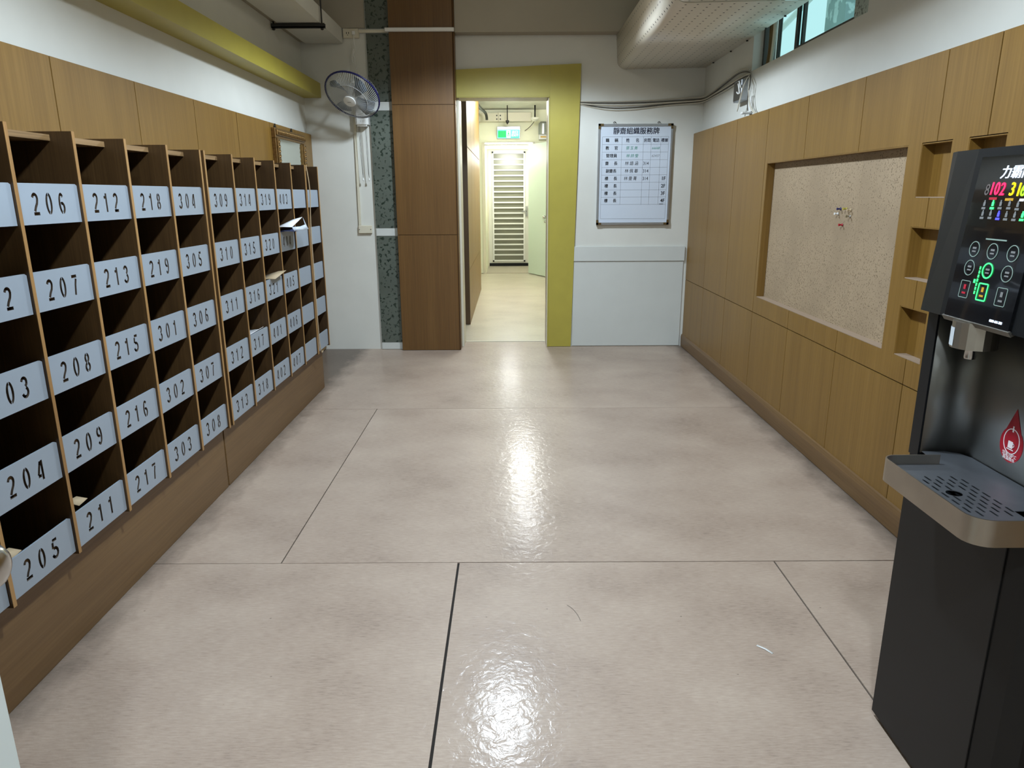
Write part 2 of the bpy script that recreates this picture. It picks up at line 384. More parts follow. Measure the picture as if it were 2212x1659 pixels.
# ------------------------------------------------------------------ room shell
XL, XR = -1.84, 1.76          # plaster planes of the side walls
FL, FR = -1.80, 1.685         # faces of the wood panelling
YB, YBL = 6.887, 6.80         # back wall, right part and left part
ZT, ZC = 1.982, 3.3
REAR = -1.6
floor = box('floor', -2.0, 2.0, REAR-.1, 7.15, -.1, -.006, M['gap'], kind='structure')
G = .0018
for (x0, x1, y0, y1) in ((XL, -.222, REAR, 2.615), (-.214, 1.066, REAR, 2.613), (1.071, XR, REAR, 2.612), (XL, -.944, 2.618, 4.778),
                         (-.940, XR, 2.618, 4.778), (XL, XR, 4.781, 7.12)):
    box('floor_sheet', x0+G*.3, x1-G*.3, y0, y1-G*.3, -.006, 0, M['floor'], floor)
ceiling = box('ceiling', -2.0, 2.0, REAR-.1, 7.2, ZC, ZC+.1, M['white'], kind='structure')
wall_rear = box('wall_rear', -2.0, 2.0, REAR-.1, REAR, 0, ZC, M['white'], kind='structure')
wall_left = box('wall_left', XL-.15, XL, REAR, 6.95, 0, ZC, M['white'], kind='structure')
# right wall with window opening
WY0, WY1, WZ0, WZ1 = 3.84, 5.58, 2.31, 2.92
wall_right = boxes('wall_right', [(XR, XR+.2, REAR, WY0, 0, ZC), (XR, XR+.2, WY1, 7.2, 0, ZC), (XR, XR+.2, WY0, WY1, 0, WZ0), (XR, XR+.2, WY0, WY1, WZ1, ZC)], M['white'], kind='structure')
wall_back = boxes('wall_back', [(XL, -1.045, YBL, 7.18, 0, 2.855), (.375, XR, YB, 7.18, 0, ZC), (-.49, .375, YB, 7.18, 2.306, ZC), (-1.045, -.5, 6.90, 7.18, 0, ZC), (XL, -1.045, YBL, 7.18, 2.855, ZC)], M['white'], kind='structure')
# transverse beam above the back wall
tr1 = boxes('trim_1', [(-.478, XR, 6.75, YB, 2.815, ZC)], M['beamgrey'], kind='structure')
tr2 = boxes('trim_2', [(XL, -1.262, 6.785, YBL, 2.858, ZC)], M['beamgrey'], kind='structure')
# lower board lining on the back wall, right of the doorway
lining = box('trim_3', .60, 1.655, YB-.012, YB, .005, .829, M['whitelow'], bevel=.002, kind='structure')
box('lining_band', .60, 1.662, YB-.022, YB, .831, .969, M['whitelow'], lining, bevel=.002)

# wood panelling, left wall (only the upper strip shows)
def panel_group(name, fx, depth, rows, cuts, mat, flip, kind='structure'):
    pass
bl_ = box('trim_4', XL, FL-.006, REAR, YBL-.002, 0, ZT-.003, M['groove'], kind='structure')
ys = [REAR, -.90, -.245, .407, 1.06, 1.712, 2.365, 3.017, 3.665, 4.325, 4.978, 5.643, 6.296, YBL-.003]
for a, b in zip(ys, ys[1:]):
    box('wood_panel', FL-.006, FL, a+.003, b-.003, .01, ZT, M['wood'], bl_)
# wood panelling, right wall
GZ = .652
br_ = boxes('trim_5', [(FR+.006, XR, REAR, 2.538, 0, ZT-.003), (FR+.006, XR, 4.87, YB-.003, 0, ZT-.003), (FR+.006, XR, 2.538, 4.87, 0, .764), (FR+.006, XR, 2.538, 4.87, 1.644, ZT-.003),
                      (FR+.006, XR, 3.057, 3.16, .764, 1.644), (FR+.006, XR, 2.747, 2.848, .764, 1.644),
                      (FR+.006, XR, 2.538, 2.747, .98, 1.097), (FR+.006, XR, 2.848, 3.057, .98, 1.097), (FR+.006, XR, 2.538, 2.747, 1.313, 1.43), (FR+.006, XR, 2.848, 3.057, 1.313, 1.43)], M['groove'], kind='structure')
yr = [REAR, -.94, -.29, .36, 1.01, 1.66, 2.31, 2.645, 2.953, 3.611, 4.272, 4.918, 5.578, 6.225, YB-.003]
openings = [(3.16, 4.87, .764, 1.644)]
for (a, b) in ((2.848, 3.057), (2.538, 2.747)):
    for (c_, d_) in ((1.43, 1.647), (1.097, 1.313), (.764, .98)): openings.append((a, b, c_, d_))
def split(y0, y1, z0, z1, ops):
    ycut = sorted({y0, y1, *[v for o_ in ops for v in o_[:2] if y0 < v < y1]}); zcut = sorted({z0, z1, *[v for o_ in ops for v in o_[2:] if z0 < v < z1]})
    out = []
    for a, b in zip(ycut, ycut[1:]):
        for c_, d_ in zip(zcut, zcut[1:]):
            ym, zm = (a+b)/2, (c_+d_)/2
            if not any(o_[0] < ym < o_[1] and o_[2] < zm < o_[3] for o_ in ops): out.append((a, b, c_, d_))
    return out
for a, b in zip(yr, yr[1:]):
    for (z0, z1) in ((.10, GZ), (GZ, ZT)):
        cells = split(a+.0028, b-.0028, z0+.0025, z1-(.0025 if z1 < ZT else 0), openings)
        # the strip under the notice board is a panel of its own height, still one sheet here
        bxs = [(FR, FR+.006, c_[0], c_[1], c_[2], c_[3]) for c_ in cells]
        if bxs: boxes('wood_panel', bxs, M['wood'], br_)
base_r = prism('baseboard_right', [(FR, 0), (FR-.014, .004), (FR-.016, .095), (FR-.010, .118), (FR, .122)], 'y', REAR, YB-.014, M['wood'], kind='structure')
base_r.data.materials[0] = M['wood_y']
# recess linings: notice board
nb = thing('notice_board', 'large speckled cork notice board sunk into the right wood panelling', 'notice board', (1.745, 4.0, .764))
BX = 1.735
for (a, b) in ((3.162, 3.65), (3.651, 4.315), (4.316, 4.868)):
    box('cork_panel', BX, BX+.012, a, b, .766, 1.642, M['cork'], nb)
box('reveal', FR+.001, BX, 4.866, 4.8695, .766, 1.642, M['wood'], nb); box('reveal', FR+.001, BX, 3.1605, 3.164, .766, 1.642, M['wood'], nb)
box('reveal', FR+.001, BX, 3.164, 4.866, 1.639, 1.6435, M['wood'], nb); box('ledge', FR+.0, BX, 3.164, 4.866, .7645, .768, M['ledge'], nb)
# three niches in each of two columns
for i, (a, b) in enumerate(((2.848, 3.057), (2.538, 2.747))):
    for j, (c_, d_) in enumerate(((1.43, 1.644), (1.097, 1.313), (.764, .98))):
        n_ = thing('wall_niche', '%s square wooden niche in the %s column beside the notice board' % (('top', 'middle', 'bottom')[j], ('first', 'second')[i]), 'niche', (1.73, (a+b)/2, c_), 'square niches in the right panelling')
        box('back_panel', 1.738, 1.742, a+.001, b-.001, c_+.001, d_-.001, M['wood'], n_)
        box('reveal', FR+.001, 1.738, b-.004, b-.0005, c_+.001, d_-.001, M['wood'], n_); box('reveal', FR+.001, 1.738, a+.0005, a+.004, c_+.001, d_-.001, M['wood'], n_)
        box('reveal', FR+.001, 1.738, a+.004, b-.004, d_-.004, d_-.0005, M['wood'], n_); box('ledge', FR+.001, 1.738, a+.004, b-.004, c_+.0005, c_+.004, M['ledge'], n_)

# wood-clad pillar and marble strip
PX0, PX1, PY = -1.045, -.482, 6.72
pil = box('trim_6', PX0+.006, PX1-.006, PY+.006, 6.90, 0, ZC, M['groove'], kind='structure')
for (a, b) in ((.004, 1.09), (1.094, 2.222), (2.226, ZC)):
    ch = .018
    prism('wood_panel', [(PX0, 6.895), (PX0, PY), (PX1-ch, PY), (PX1, PY+ch), (PX1, 6.895)], 'z', a, b, M['wood_far'], pil)
mar = box('trim_7', -1.258, -1.046, 6.781, YBL, 0, ZC, M['whitelow'], kind='structure')
for (a, b) in ((.071, 1.079), (1.155, 2.178), (2.257, 2.812), (2.852, ZC)):
    box('marble_panel', -1.252, -1.05, 6.774, 6.781, a, b, M['marble'], mar)

# doorway lining and yellow surround
jl = boxes('trim_8', [(-.482, -.462, 6.90, 7.18, 0, 2.304)], M['ivory'], kind='structure')
jr = boxes('trim_9', [(.348, .376, 6.872, 7.18, 0, 2.304)], M['ivory'], kind='structure')
jt = boxes('trim_10', [(-.482, .376, 6.88, 7.18, 2.304, 2.33)], M['ivory'], kind='structure')
ys_ = thing('door_surround', 'wide yellow painted surround around the corridor doorway', 'door surround', (.48, 6.87, 0))
prism('upright', [(.362, 0.003), (.586, .003), (.640, 2.578), (.362, 2.567)], 'y', 6.862, YB-.001, M['yellow'], ys_)
prism('header', [(-.481, 2.306), (.3615, 2.306), (.3615, 2.567), (-.481, 2.532)], 'y', 6.862, YB-.001, M['yellow'], ys_)
boxes('inner_bead', [(.354, .361, 6.855, 6.885, .003, 2.30), (-.481, .361, 6.855, 6.885, 2.297, 2.304)], M['yellow'], ys_)

# yellow beam along left wall, white box duct, hanger
yb_ = box('trim_11', XL, -1.686, REAR, YBL-.001, 2.292, 2.413, M['yellow'], kind='structure')
du = thing('ceiling_duct', 'plain white boxed duct running under the ceiling at left', 'duct', (-1.63, 4, 2.735))
boxes('duct_casing', [(-1.79, -1.462, 1.0, 6.783, 2.735, 2.857)], M['white'], du)
box('shadow_strip', XL+.001, -1.791, 1.0, 6.783, 2.748, 2.80, M['beamgrey'], du)  # grey strip put in for the shadow between duct and wall
hg = thing('duct_hanger', 'black metal hanger bar and rod under the white boxed duct', 'hanger', (-1.64, 6.02, 2.70))
boxes('crossbar', [(-1.835, -1.425, 6.0, 6.036, 2.700, 2.708), (-1.835, -1.425, 6.0, 6.006, 2.700, 2.732), (-1.835, -1.425, 6.03, 6.036, 2.700, 2.732)], M['blackmetal'], hg)
cyl('rod', (-1.448, 6.018, 2.685), (-1.448, 6.018, ZC), .006, M['blackmetal'], hg, seg=8)
cyl('rod', (-1.822, 6.018, 2.685), (-1.822, 6.018, 2.746), .006, M['blackmetal'], hg, seg=8)
for x in (-1.448, -1.822): cyl('nut', (x, 6.018, 2.688), (x, 6.018, 2.70), .012, M['blackmetal'], hg, seg=6)

# perforated duct cover on the right
def perf(y0, y1, dz=0):
    R_ = .07; pts = [(.952, 2.812), (.9645, 2.63+dz)]
    for a in range(0, 91, 15):
        t = radians(a); pts.append((.966+R_-R_*cos(t), 2.606-R_*sin(t)+dz))
    pts[2:2] = [(.9655, 2.615+dz)]
    pts += [(1.06, 2.5362+dz), (1.3, 2.540+dz), (XR-.002, 2.546+dz)]
    v = []; uv = []; s = 0
    for i, p in enumerate(pts):
        if i: s += math.dist(p, pts[i-1])
        for y in (y0, y1): v.append((p[0]-1.35, y-y0, p[1]-2.54)); uv.append((s, y))
    f = [(2*i, 2*i+1, 2*i+3, 2*i+2) for i in range(len(pts)-1)]
    me = pydata(v, f); ul = me.uv_layers.new(name='UVMap')
    for lp in me.loops: ul.data[lp.index].uv = uv[lp.vertex_index]
    for p in me.polygons: p.use_smooth = True
    me.set_sharp_from_angle(angle=radians(20))
    return me, (1.35, y0, 2.54)
pd_ = thing('perforated_duct', 'cream perforated metal duct cover with a rounded edge under the ceiling', 'duct', (1.35, 5, 2.54))
for y0, y1, dz in ((4.605, YB-.002, 0), (2.2, 4.6, .004)):
    me, o_ = perf(y0, y1, dz); ob = link('cover_panel', me, M['perf'], pd_, o_)
    sm = ob.modifiers.new('s', 'SOLIDIFY'); sm.thickness = .004; sm.offset = 1
for y in (6.6, 6.1, 5.7, 5.3, 4.95):
    cyl('screw', (XR-.012, y, 2.540), (XR-.012, y, 2.532), .008, M['blackmetal'], pd_, seg=8)

# ------------------------------------------------------------------ window
win = thing('window_1', 'narrow high sliding window above the right panelling', 'window', (1.9, 4.7, WZ0)); win['kind'] = 'structure'; del win['category']; del win['label']
fx = 1.86
boxes('window_frame', [(fx-.03, fx+.05, WY0, WY1, WZ0, WZ0+.022), (fx-.03, fx+.05, WY0, WY1, WZ1-.03, WZ1), (fx-.03, fx+.05, WY0+.16, WY0+.185, WZ0+.022, WZ1-.03), (fx-.03, fx+.05, WY1-.03, WY1, WZ0+.022, WZ1-.03)], M['darkalu'], win)
boxes('sash', [(fx-.02, fx, 4.03, 4.055, WZ0+.022, WZ1-.03), (fx-.02, fx, 4.97, 5.0, WZ0+.022, WZ1-.03), (fx-.02, fx, 4.055, 4.97, WZ0+.022, WZ0+.05), (fx-.02, fx, 4.055, 4.97, WZ1-.055, WZ1-.03)], M['darkalu'], win)
boxes('sash', [(fx+.005, fx+.025, 4.94, 4.965, WZ0+.022, WZ1-.03), (fx+.005, fx+.025, 5.37, 5.395, WZ0+.022, WZ1-.03), (fx+.005, fx+.025, 4.965, 5.37, WZ0+.022, WZ0+.045), (fx+.005, fx+.025, 4.965, 5.37, WZ1-.055, WZ1-.03)], M['darkalu'], win)
box('pane', fx-.012, fx-.008, 4.055, 4.97, WZ0+.05, WZ1-.055, M['glass'], win)
box('pane', fx+.012, fx+.016, 4.965, 5.37, WZ0+.045, WZ1-.055, M['glass'], win)
box('reveal_block', XR+.004, XR+.198, WY0+.0, WY0+.158, WZ0, WZ1, M['concrete'], win)
tube('wrapped_pipe', [[(1.84, 5.46, WZ0+.03), (1.845, 5.44, 2.40), (1.85, 5.46, 2.55), (1.84, 5.45, 2.72), (1.85, 5.46, WZ1-.035)]], .022, M['brass'], win)
tube('pipe_sleeve', [[(1.835, 5.40, WZ0+.03), (1.85, 5.41, 2.5), (1.84, 5.405, 2.7), (1.85, 5.41, WZ1-.035)]], .012, M['ivory'], win)

# what stands outside the window: a pale column and a slanted rail
oc = thing('concrete_column', 'pale concrete column seen outside through the high window', 'column', (3.35, 7.7, 0))
box('shaft', 3.2, 3.6, 7.45, 7.9, 0, 5, M['concrete2'], oc)
orl = tag(tube('handrail', [[(3.0, 8.9, 3.15), (3.0, 4.0, 3.95)]], .03, M['whiteplastic'], smoothc=False), 'slanted white rail outside the high window', 'rail')
# ------------------------------------------------------------------ corridor
cw = boxes('wall_corridor_right', [(.80, .95, 7.18, 13.66, 0, 2.95), (.376, .95, 7.18, 7.3, 0, 2.95)], M['cream'], kind='structure')
cl = boxes('wall_corridor_left', [(-1.75, -1.6, 7.18, 8.12, 0, 2.95), (-.66, -.56, 11.29, 13.66, 0, 2.95)], M['cream'], kind='structure')
cfl = box('floor_corridor', -1.75, .95, 7.16, 15.3, -.1, -.002, M['floor2'], kind='structure')
box('sill_strip', -.46, .348, 7.13, 7.158, -.006, .004, M['ivory'], cfl)
box('threshold', -.56, .5, 13.66, 15.3, -.002, .006, M['beamgrey'], cfl)
cce = box('ceiling_corridor', -1.75, .95, 7.18, 15.3, 2.93, 3.0, M['white'], kind='structure')
# wood panelled block on the left of the corridor
cb_ = box('trim_12', -1.6, -.478, 8.13, 11.28, 0, 2.93, M['groove'], kind='structure')
for a, b in ((8.125, 8.91), (8.92, 9.70), (9.71, 10.49), (10.50, 11.285)):
    for (z0, z1) in ((0.004, .62), (.63, 1.95), (1.96, 2.92)):
        box('wood_panel', -.478, -.467, a, b, z0, z1, M['wood'], cb_)
box('end_panel', -1.6, -.467, 8.118, 8.13, 0.004, 2.92, M['walnut'], cb_)
# end wall with deep door opening
ce = boxes('wall_corridor_end', [(-.66, -.462, 13.66, 15.3, 0, 2.95), (.412, .95, 13.66, 15.3, 0, 2.95), (-.462, .412, 13.66, 15.3, 2.315, 2.95)], M['cream'], kind='structure')
boxes('door_casing', [(-.518, -.462, 13.63, 13.66, 0, 2.373), (.412, .449, 13.63, 13.66, 0, 2.373), (-.462, .412, 13.63, 13.66, 2.315, 2.373)], M['ivory'], ce)
box('wall_corridor_far', -.66, .95, 15.3, 15.4, 0, 2.95, M['cream'], kind='structure')
d1 = thing('door_1', '', 'door', (-.07, 15.0, 0)); del d1['label']; del d1['category']; d1['kind'] = 'structure'
boxes('door_frame', [(-.462, -.44, 14.96, 15.06, 0.006, 2.315), (.37, .412, 14.96, 15.06, 0.006, 2.315)], M['ivory'], d1)
boxes('door_leaf', [(-.44, -.364, 15.0, 15.04, .07, 2.314), (.299, .37, 15.0, 15.04, .07, 2.314), (-.364, .299, 15.0, 15.04, .07, .12), (-.364, .299, 15.0, 15.04, 2.27, 2.314)], M['offwhite'], d1)
box('door_glass', -.364, .299, 15.02, 15.03, .12, 2.27, M['doorglass'], d1)
box('bottom_gap', -.44, .37, 14.99, 15.05, .01, .068, M['black'], d1)
boxes('grille_frame', [(-.364, -.334, 14.975, 14.998, .105, 2.275), (.269, .299, 14.975, 14.998, .105, 2.275), (-.334, .269, 14.975, 14.998, .105, .135), (-.334, .269, 14.975, 14.998, 2.245, 2.275)], M['whiteplastic'], d1)
for i in range(19):
    z = .135+(2.245-.135)*(i+1)/20
    box('grille_bar', -.334, .269, 14.98, 14.996, z-.014, z+.014, M['whiteplastic'], d1)
for x in (-.372, .272):
    for z in (.1, 2.255): box('corner_cap', x, x+.034, 14.965, 14.999, z, z+.03, M['black'], d1)
boxes('door_handle', [(.315, .345, 14.96, 15.0, 1.02, 1.22), (.24, .33, 14.94, 14.955, 1.11, 1.13), (.318, .33, 14.94, 14.965, 1.11, 1.13)], M['chrome'], d1)
d2_ = thing('door_2', '', 'door', (.42, 13.6, 0)); del d2_['label']; del d2_['category']; d2_['kind'] = 'structure'
dx, dy = .415, -.909; bx_, by_ = .335, 13.60
nrm = Vector((.909, .415, 0))*.04
pp = [(bx_, by_), (bx_+.82*dx, by_+.82*dy)]
prism('door_leaf', [pp[0], pp[1], (pp[1][0]+nrm.x, pp[1][1]+nrm.y), (pp[0][0]+nrm.x, pp[0][1]+nrm.y)], 'z', .012, 2.33, M['mint'], d2_)
kx, ky = bx_+.70*dx, by_+.70*dy
cyl('door_handle', (kx, ky, 1.06), (kx-.05, ky-.022, 1.06), .025, M['chrome'], d2_, seg=12)
cyl('lock', (kx, ky, .98), (kx-.02, ky-.01, .98), .02, M['chrome'], d2_, seg=12)

tl_ = thing('glow_strip', 'white strip over the slatted corridor door, given a glow of its own', 'lamp', (-.03, 13.6, 2.34))  # plain white strip made to glow, not a lamp
box('strip_backing', -.47, .42, 13.60, 13.629, 2.333, 2.365, M['whiteplastic'], tl_)
cyl('glow_bar', (-.45, 13.58, 2.346), (.40, 13.58, 2.346), .013, M['e_strip'], tl_, seg=12)
# exit sign
es = thing('exit_sign', 'lit green exit sign above the slatted corridor door', 'sign', (-.03, 13.58, 2.43))
box('housing', -.235, .182, 13.56, 13.63, 2.43, 2.637, M['alu'], es, bevel=.004)
rects('sign_face', [(-.2, .2, -.075, .075)], '-y', (-.027, 13.557, 2.508), M['e_exitw'], es)
rects('green_field', [(-.19, -.045, -.06, .055)], '-y', (-.027, 13.5555, 2.508), M['e_exitg'], es)
rects('green_bar', [(.045, .19, -.06, -.048)], '-y', (-.027, 13.5555, 2.508), M['e_exitg'], es)
rects('pictogram', [(-.035, .035, -.062, .062)], '-y', (-.027, 13.5555, 2.508), M['e_exitp'], es)
rects('running_figure', [(-.008, .010, .025, .045), (-.012, .012, -.01, .02), (-.02, -.006, -.045, -.01), (.004, .016, -.045, -.01)], '-y', (-.027, 13.5545, 2.508), M['e_exitg'], es)
text('sign_text', 'EXIT', .06, (.09, 13.5545, 2.482), '-y', M['e_exitp'], es)
text('sign_text', '出口', .055, (.09, 13.5545, 2.535), '-y', M['e_exitp'], es)
# tray, rods, devices in the corridor
ct = thing('cable_tray', 'cream sheet metal cable tray on the corridor end wall', 'cable tray', (0, 13.5, 2.71))
box('tray_section', -.60, -.21, 13.45, 13.655, 2.712, 2.855, M['ivory'], ct, bevel=.003); box('tray_section', -.207, .38, 13.45, 13.655, 2.712, 2.862, M['ivory'], ct, bevel=.003)
for x in (-.235, -.17):
    for z in (2.75, 2.81): cyl('bolt', (x, 13.449, z), (x, 13.44, z), .012, M['blackmetal'], ct, seg=8)
cp = tag(tube('conduit_pipe', [[(-.52, 11.9, 2.84), (-.50, 12.6, 2.84), (-.42, 13.0, 2.82), (-.40, 13.05, 2.74), (-.40, 13.06, 2.70)]], .024, M['darkalu']), 'grey bent conduit pipe under the corridor ceiling at left', 'pipe')
sp_ = thing('sprinkler', 'black drop rod with a small sprinkler head in the corridor', 'sprinkler', (-.035, 13.0, 2.64))
cyl('drop_rod', (-.045, 13.0, 2.66), (-.045, 13.0, 2.93), .009, M['blackmetal'], sp_, seg=8); lathe('sprinkler_head', [(0, -.04), (.012, -.02), (.03, 0), (.03, .03), (.01, .035)], (-.045, 13.0, 2.655), (0, 0, 1), M['blackmetal'], sp_, seg=10)
sd = thing('smoke_detector', 'pale ceiling detector hanging on a black rod near the open door', 'detector', (.42, 13.0, 2.68))
cyl('drop_rod', (.43, 13.0, 2.72), (.43, 13.0, 2.93), .014, M['blackmetal'], sd, seg=8); lathe('detector_body', [(0, -.03), (.03, -.03), (.07, 0), (.075, .03), (.02, .035)], (.43, 13.0, 2.70), (0, 0, 1), M['offwhite'], sd, seg=16)
el = thing('emergency_lamp', 'grey domed emergency lamp over a small white box on the corridor wall', 'lamp', (.60, 13.6, 2.43))
lathe('dome', [(0, .12), (.05, .115), (.085, .08), (.09, 0), (.09, -.1), (.0, -.1)], (.60, 13.56, 2.60), (0, 0, 1), M['alu'], el, seg=16)
box('base_box', .52, .68, 13.54, 13.658, 2.41, 2.498, M['whiteplastic'], el, bevel=.004)
rects('box_label', [(-.05, .05, -.012, .012)], '-y', (.60, 13.539, 2.455), M['e_amb'], el)
tag(tube('corridor_cable', [[(.43, 13.06, 2.69), (.38, 13.4, 2.62), (.27, 13.65, 2.57)]], .006, M['cabledark']), 'thin cable drooping beside the corridor detector', 'cable')

# ------------------------------------------------------------------ mail racks
FX = -1.41                                     # front of the partitions
ZB = [1.369, 1.112, .853, .594, .335]
def poly_stroke(P, w_):
    P = [Vector(p) for p in P]; Lf = []; Rt = []
    for i, p in enumerate(P):
        a = P[max(i-1, 0)]; b = P[min(i+1, len(P)-1)]; t = (b-a).normalized(); n = Vector((-t.y, t.x))*w_/2
        Lf.append(p+n); Rt.append(p-n)
    return [tuple(q) for q in Lf+Rt[::-1]]
def arc(cx, cy, rx, ry, a0, a1, n=8):
    return [(cx+rx*cos(radians(a0+(a1-a0)*i/n)), cy+ry*sin(radians(a0+(a1-a0)*i/n))) for i in range(n+1)]
S = .15
D = {
 '0': [arc(.23, .5, .17, .43, 98, 262), arc(.23, .5, .17, .43, 82, -82)],
 '1': [[(.27, 0), (.27, .99)], [(.07, .745), (.13, .77), (.19, .83)]],
 '2': [arc(.22, .74, .17, .2, 165, -20, 8)+[(.33, .52), (.20, .34), (.11, .16)], [(.02, .055), (.44, .055)]],
 '3': [arc(.21, .735, .165, .2, 165, -75, 9), arc(.20, .28, .19, .22, 62, -165, 10)],
 '4': [[(.26, .93), (.16, .64), (.05, .30)], [(.03, .235), (.245, .235)], [(.35, 0), (.35, .96)]],
 '5': [[(.10, .935), (.42, .935)], [(.10, .84), (.075, .53)], arc(.20, .29, .2, .235, 118, -165, 11)],
 '6': [[(.40, .80)]+arc(.26, .72, .13, .21, 40, 100, 4)+arc(.3, .45, .235, .44, 108, 180, 5)+[(.065, .36)]+arc(.23, .29, .165, .225, 188, 262, 5), arc(.24, .29, .165, .245, 105, -80, 9)],
 '7': [[(.02, .935), (.44, .935)], [(.365, .80), (.27, .5), (.19, 0)]],
 '8': [arc(.225, .73, .145, .205, 98, 262, 7), arc(.225, .73, .145, .205, 82, -82, 7), arc(.225, .26, .175, .215, 98, 262, 7), arc(.225, .26, .175, .215, 82, -82, 7)],
}
D['9'] = [[(.46-x, .99-y) for x, y in s] for s in D['6']]
LH, LT = .12, .006
def ell(cx, cy, rx, ry, a0, a1, n=9):
    o = [(cx+(rx+S/2)*cos(radians(a0+(a1-a0)*i/n)), cy+(ry+S/2)*sin(radians(a0+(a1-a0)*i/n))) for i in range(n+1)]
    b = [(cx+(rx-S/2)*cos(radians(a0+(a1-a0)*i/n)), cy+(ry-S/2)*sin(radians(a0+(a1-a0)*i/n))) for i in range(n+1)]
    return ('poly', o+b[::-1])
def glyph(ch):
    for st in D[ch]: yield st[1] if st[0] == 'poly' else poly_stroke(st, S)
D['0'] = [ell(.23, .5, .17, .44, 96, 264, 12), ell(.23, .5, .17, .44, 84, -84, 12)]
D['8'] = [ell(.225, .735, .135, .2, 100, 260), ell(.225, .735, .135, .2, 80, -80), ell(.225, .265, .165, .2, 100, 260), ell(.225, .265, .165, .2, 80, -80)]
D['6'] = [ell(.23, .5, .17, .44, 45, 264, 14), ell(.245, .285, .155, .225, 118, -78, 10)]
D['9'] = [('poly', [(.46-x, 1-y) for x, y in st[1]]) for st in D['6']]
def label_mesh(code, wd):
    """plate with stencil-cut digits: constrained triangulation of the face, walls along every boundary"""
    loops = [[(-wd/2, 0), (wd/2, 0), (wd/2, LH-.005), (wd/2-.009, LH), (-wd/2, LH)]]
    H_ = .064; pitch = .064
    for i, ch in enumerate(code):
        ox = (i-1)*pitch-.022; oy = .028
        for st in glyph(ch): loops.append([(ox+x*H_, oy+y*H_) for x, y in st])
    vv = []; ff = []
    area = lambda P: sum(P[i-1][0]*P[i][1]-P[i][0]*P[i-1][1] for i in range(len(P)))
    loops = [P if area(P) > 0 else P[::-1] for P in loops]
    for P in loops: ff.append(list(range(len(vv), len(vv)+len(P)))); vv += [Vector(p) for p in P]
    ov, oe, of, a_, b_, fo = mathutils.geometry.delaunay_2d_cdt(vv, [], ff, 1, 1e-6)
    tris = [f for f, o in zip(of, fo) if list(o) == [0]]
    n = len(ov); v = [(x, y, LT/2) for x, y in ov]+[(x, y, -LT/2) for x, y in ov]
    f = [tuple(t) for t in tris]+[tuple(n+k for k in reversed(t)) for t in tris]
    cnt = {}
    for t in tris:
        for a, b in zip(t, list(t[1:])+[t[0]]): cnt[(a, b)] = 1
    side = [(a, n+a, n+b, b) for (a, b) in cnt if (b, a) not in cnt]
    nf = len(f); f += side
    me = bpy.data.meshes.new('plate'); me.from_pydata(v, [], f); me.update()
    me.materials.append(M['label']); me.materials.append(M['cutedge'])
    for p in me.polygons:
        if p.index >= nf and .012 < p.center.y < LH-.015 and abs(p.center.x) < wd/2-.01: p.material_index = 1
    me.transform(Matrix((FRAMES['+x'][0], FRAMES['+x'][1], FRAMES['+x'][2])).transposed().to_4x4())
    return me
PT = .0145
def rack(edges, codes, label, unit):
    """edges = far faces of the partitions (y)"""
    y0, y1 = edges[0]-PT, edges[-1]
    t = thing('mail_rack', label, 'mail rack', (-1.6, (y0+y1)/2, 0 if unit < 3 else .33))
    pm = None
    for e in edges:
        o = boxes('partition', [(-1.795, FX-.0015, e-PT, e, .325, 1.653)], M['walnut'], t)
        box('edge_band', FX-.0015, FX, e-PT, e, .325, 1.653, M['edge'], o)
    box('back_panel', -1.795, -1.785, y0+PT, y1-PT, .345, 1.64, M['walnut'], t)
    for k in range(len(edges)-1):
        a, b = edges[k]+.0005, edges[k+1]-PT-.0005
        box('top_board', -1.785, -1.482, a, b, 1.624, 1.643, M['topboard'], t)
        for r in range(5):
            box('shelf', -1.785, -1.4285, a, b, ZB[r]+.001, ZB[r]+.014, M['walnut'], t)
            code = codes[k][r]
            me = label_mesh(code, b-a-.002)
            lo = link('number_plate' if code else 'blank_plate', me, M['label'], t, (FX-.009-LT/2, (a+b)/2, ZB[r]), None, ('white plate cut with the number %s' % code) if code and code != '201' else None)
    return t
def seq(*a): return [str(v) for v in a]
U1 = [1.480, 1.798, 2.114, 2.433, 2.752, 3.078, 3.402]
r1 = rack(U1, [['']*5, seq(201, 202, 203, 204, 205), seq(206, 207, 208, 209, 211), seq(212, 213, 215, 216, 217), seq(218, 219, 301, 302, 303), seq(304, 305, 306, 307, 308)],
     'nearest and widest brown pigeonhole mail rack, plates numbered up to 308', 1)
r2_ = rack([3.449, 3.785, 4.110, 4.448, 4.776, 5.100], [seq(309, 310, 311, 312, 313), seq(314, 315, 316, 317, 318), seq(319, 320, 321, 401, 402), seq(403, 404, 405, 406, 407), ['']*5],
     'middle brown pigeonhole mail rack, plates numbered 309 to 407', 2)
r3 = rack([5.1175, 5.435], [['']*5], 'narrow single column mail rack with blank plates by the back wall', 3)
# plinths
for t, a, b in ((r1, 1.47, 3.412), (r2_, 3.426, 5.375)):
    box('plinth', -1.795, -1.46, a, b, .0, .324, M['wood_y'], t, bevel=.0015)
box('spacer', -1.79, -1.425, 3.403, 3.434, .33, 1.64, M['edge'], r2_)
tube('loose_edge_strip', [[(-1.405, 5.11, 1.652), (-1.385, 5.118, 1.5), (-1.404, 5.112, 1.3), (-1.404, 5.11, .8), (-1.404, 5.112, .40), (-1.40, 5.13, .335), (-1.40, 5.16, .322), (-1.40, 5.18, .335)]], .0035, M['kraft'], r3)
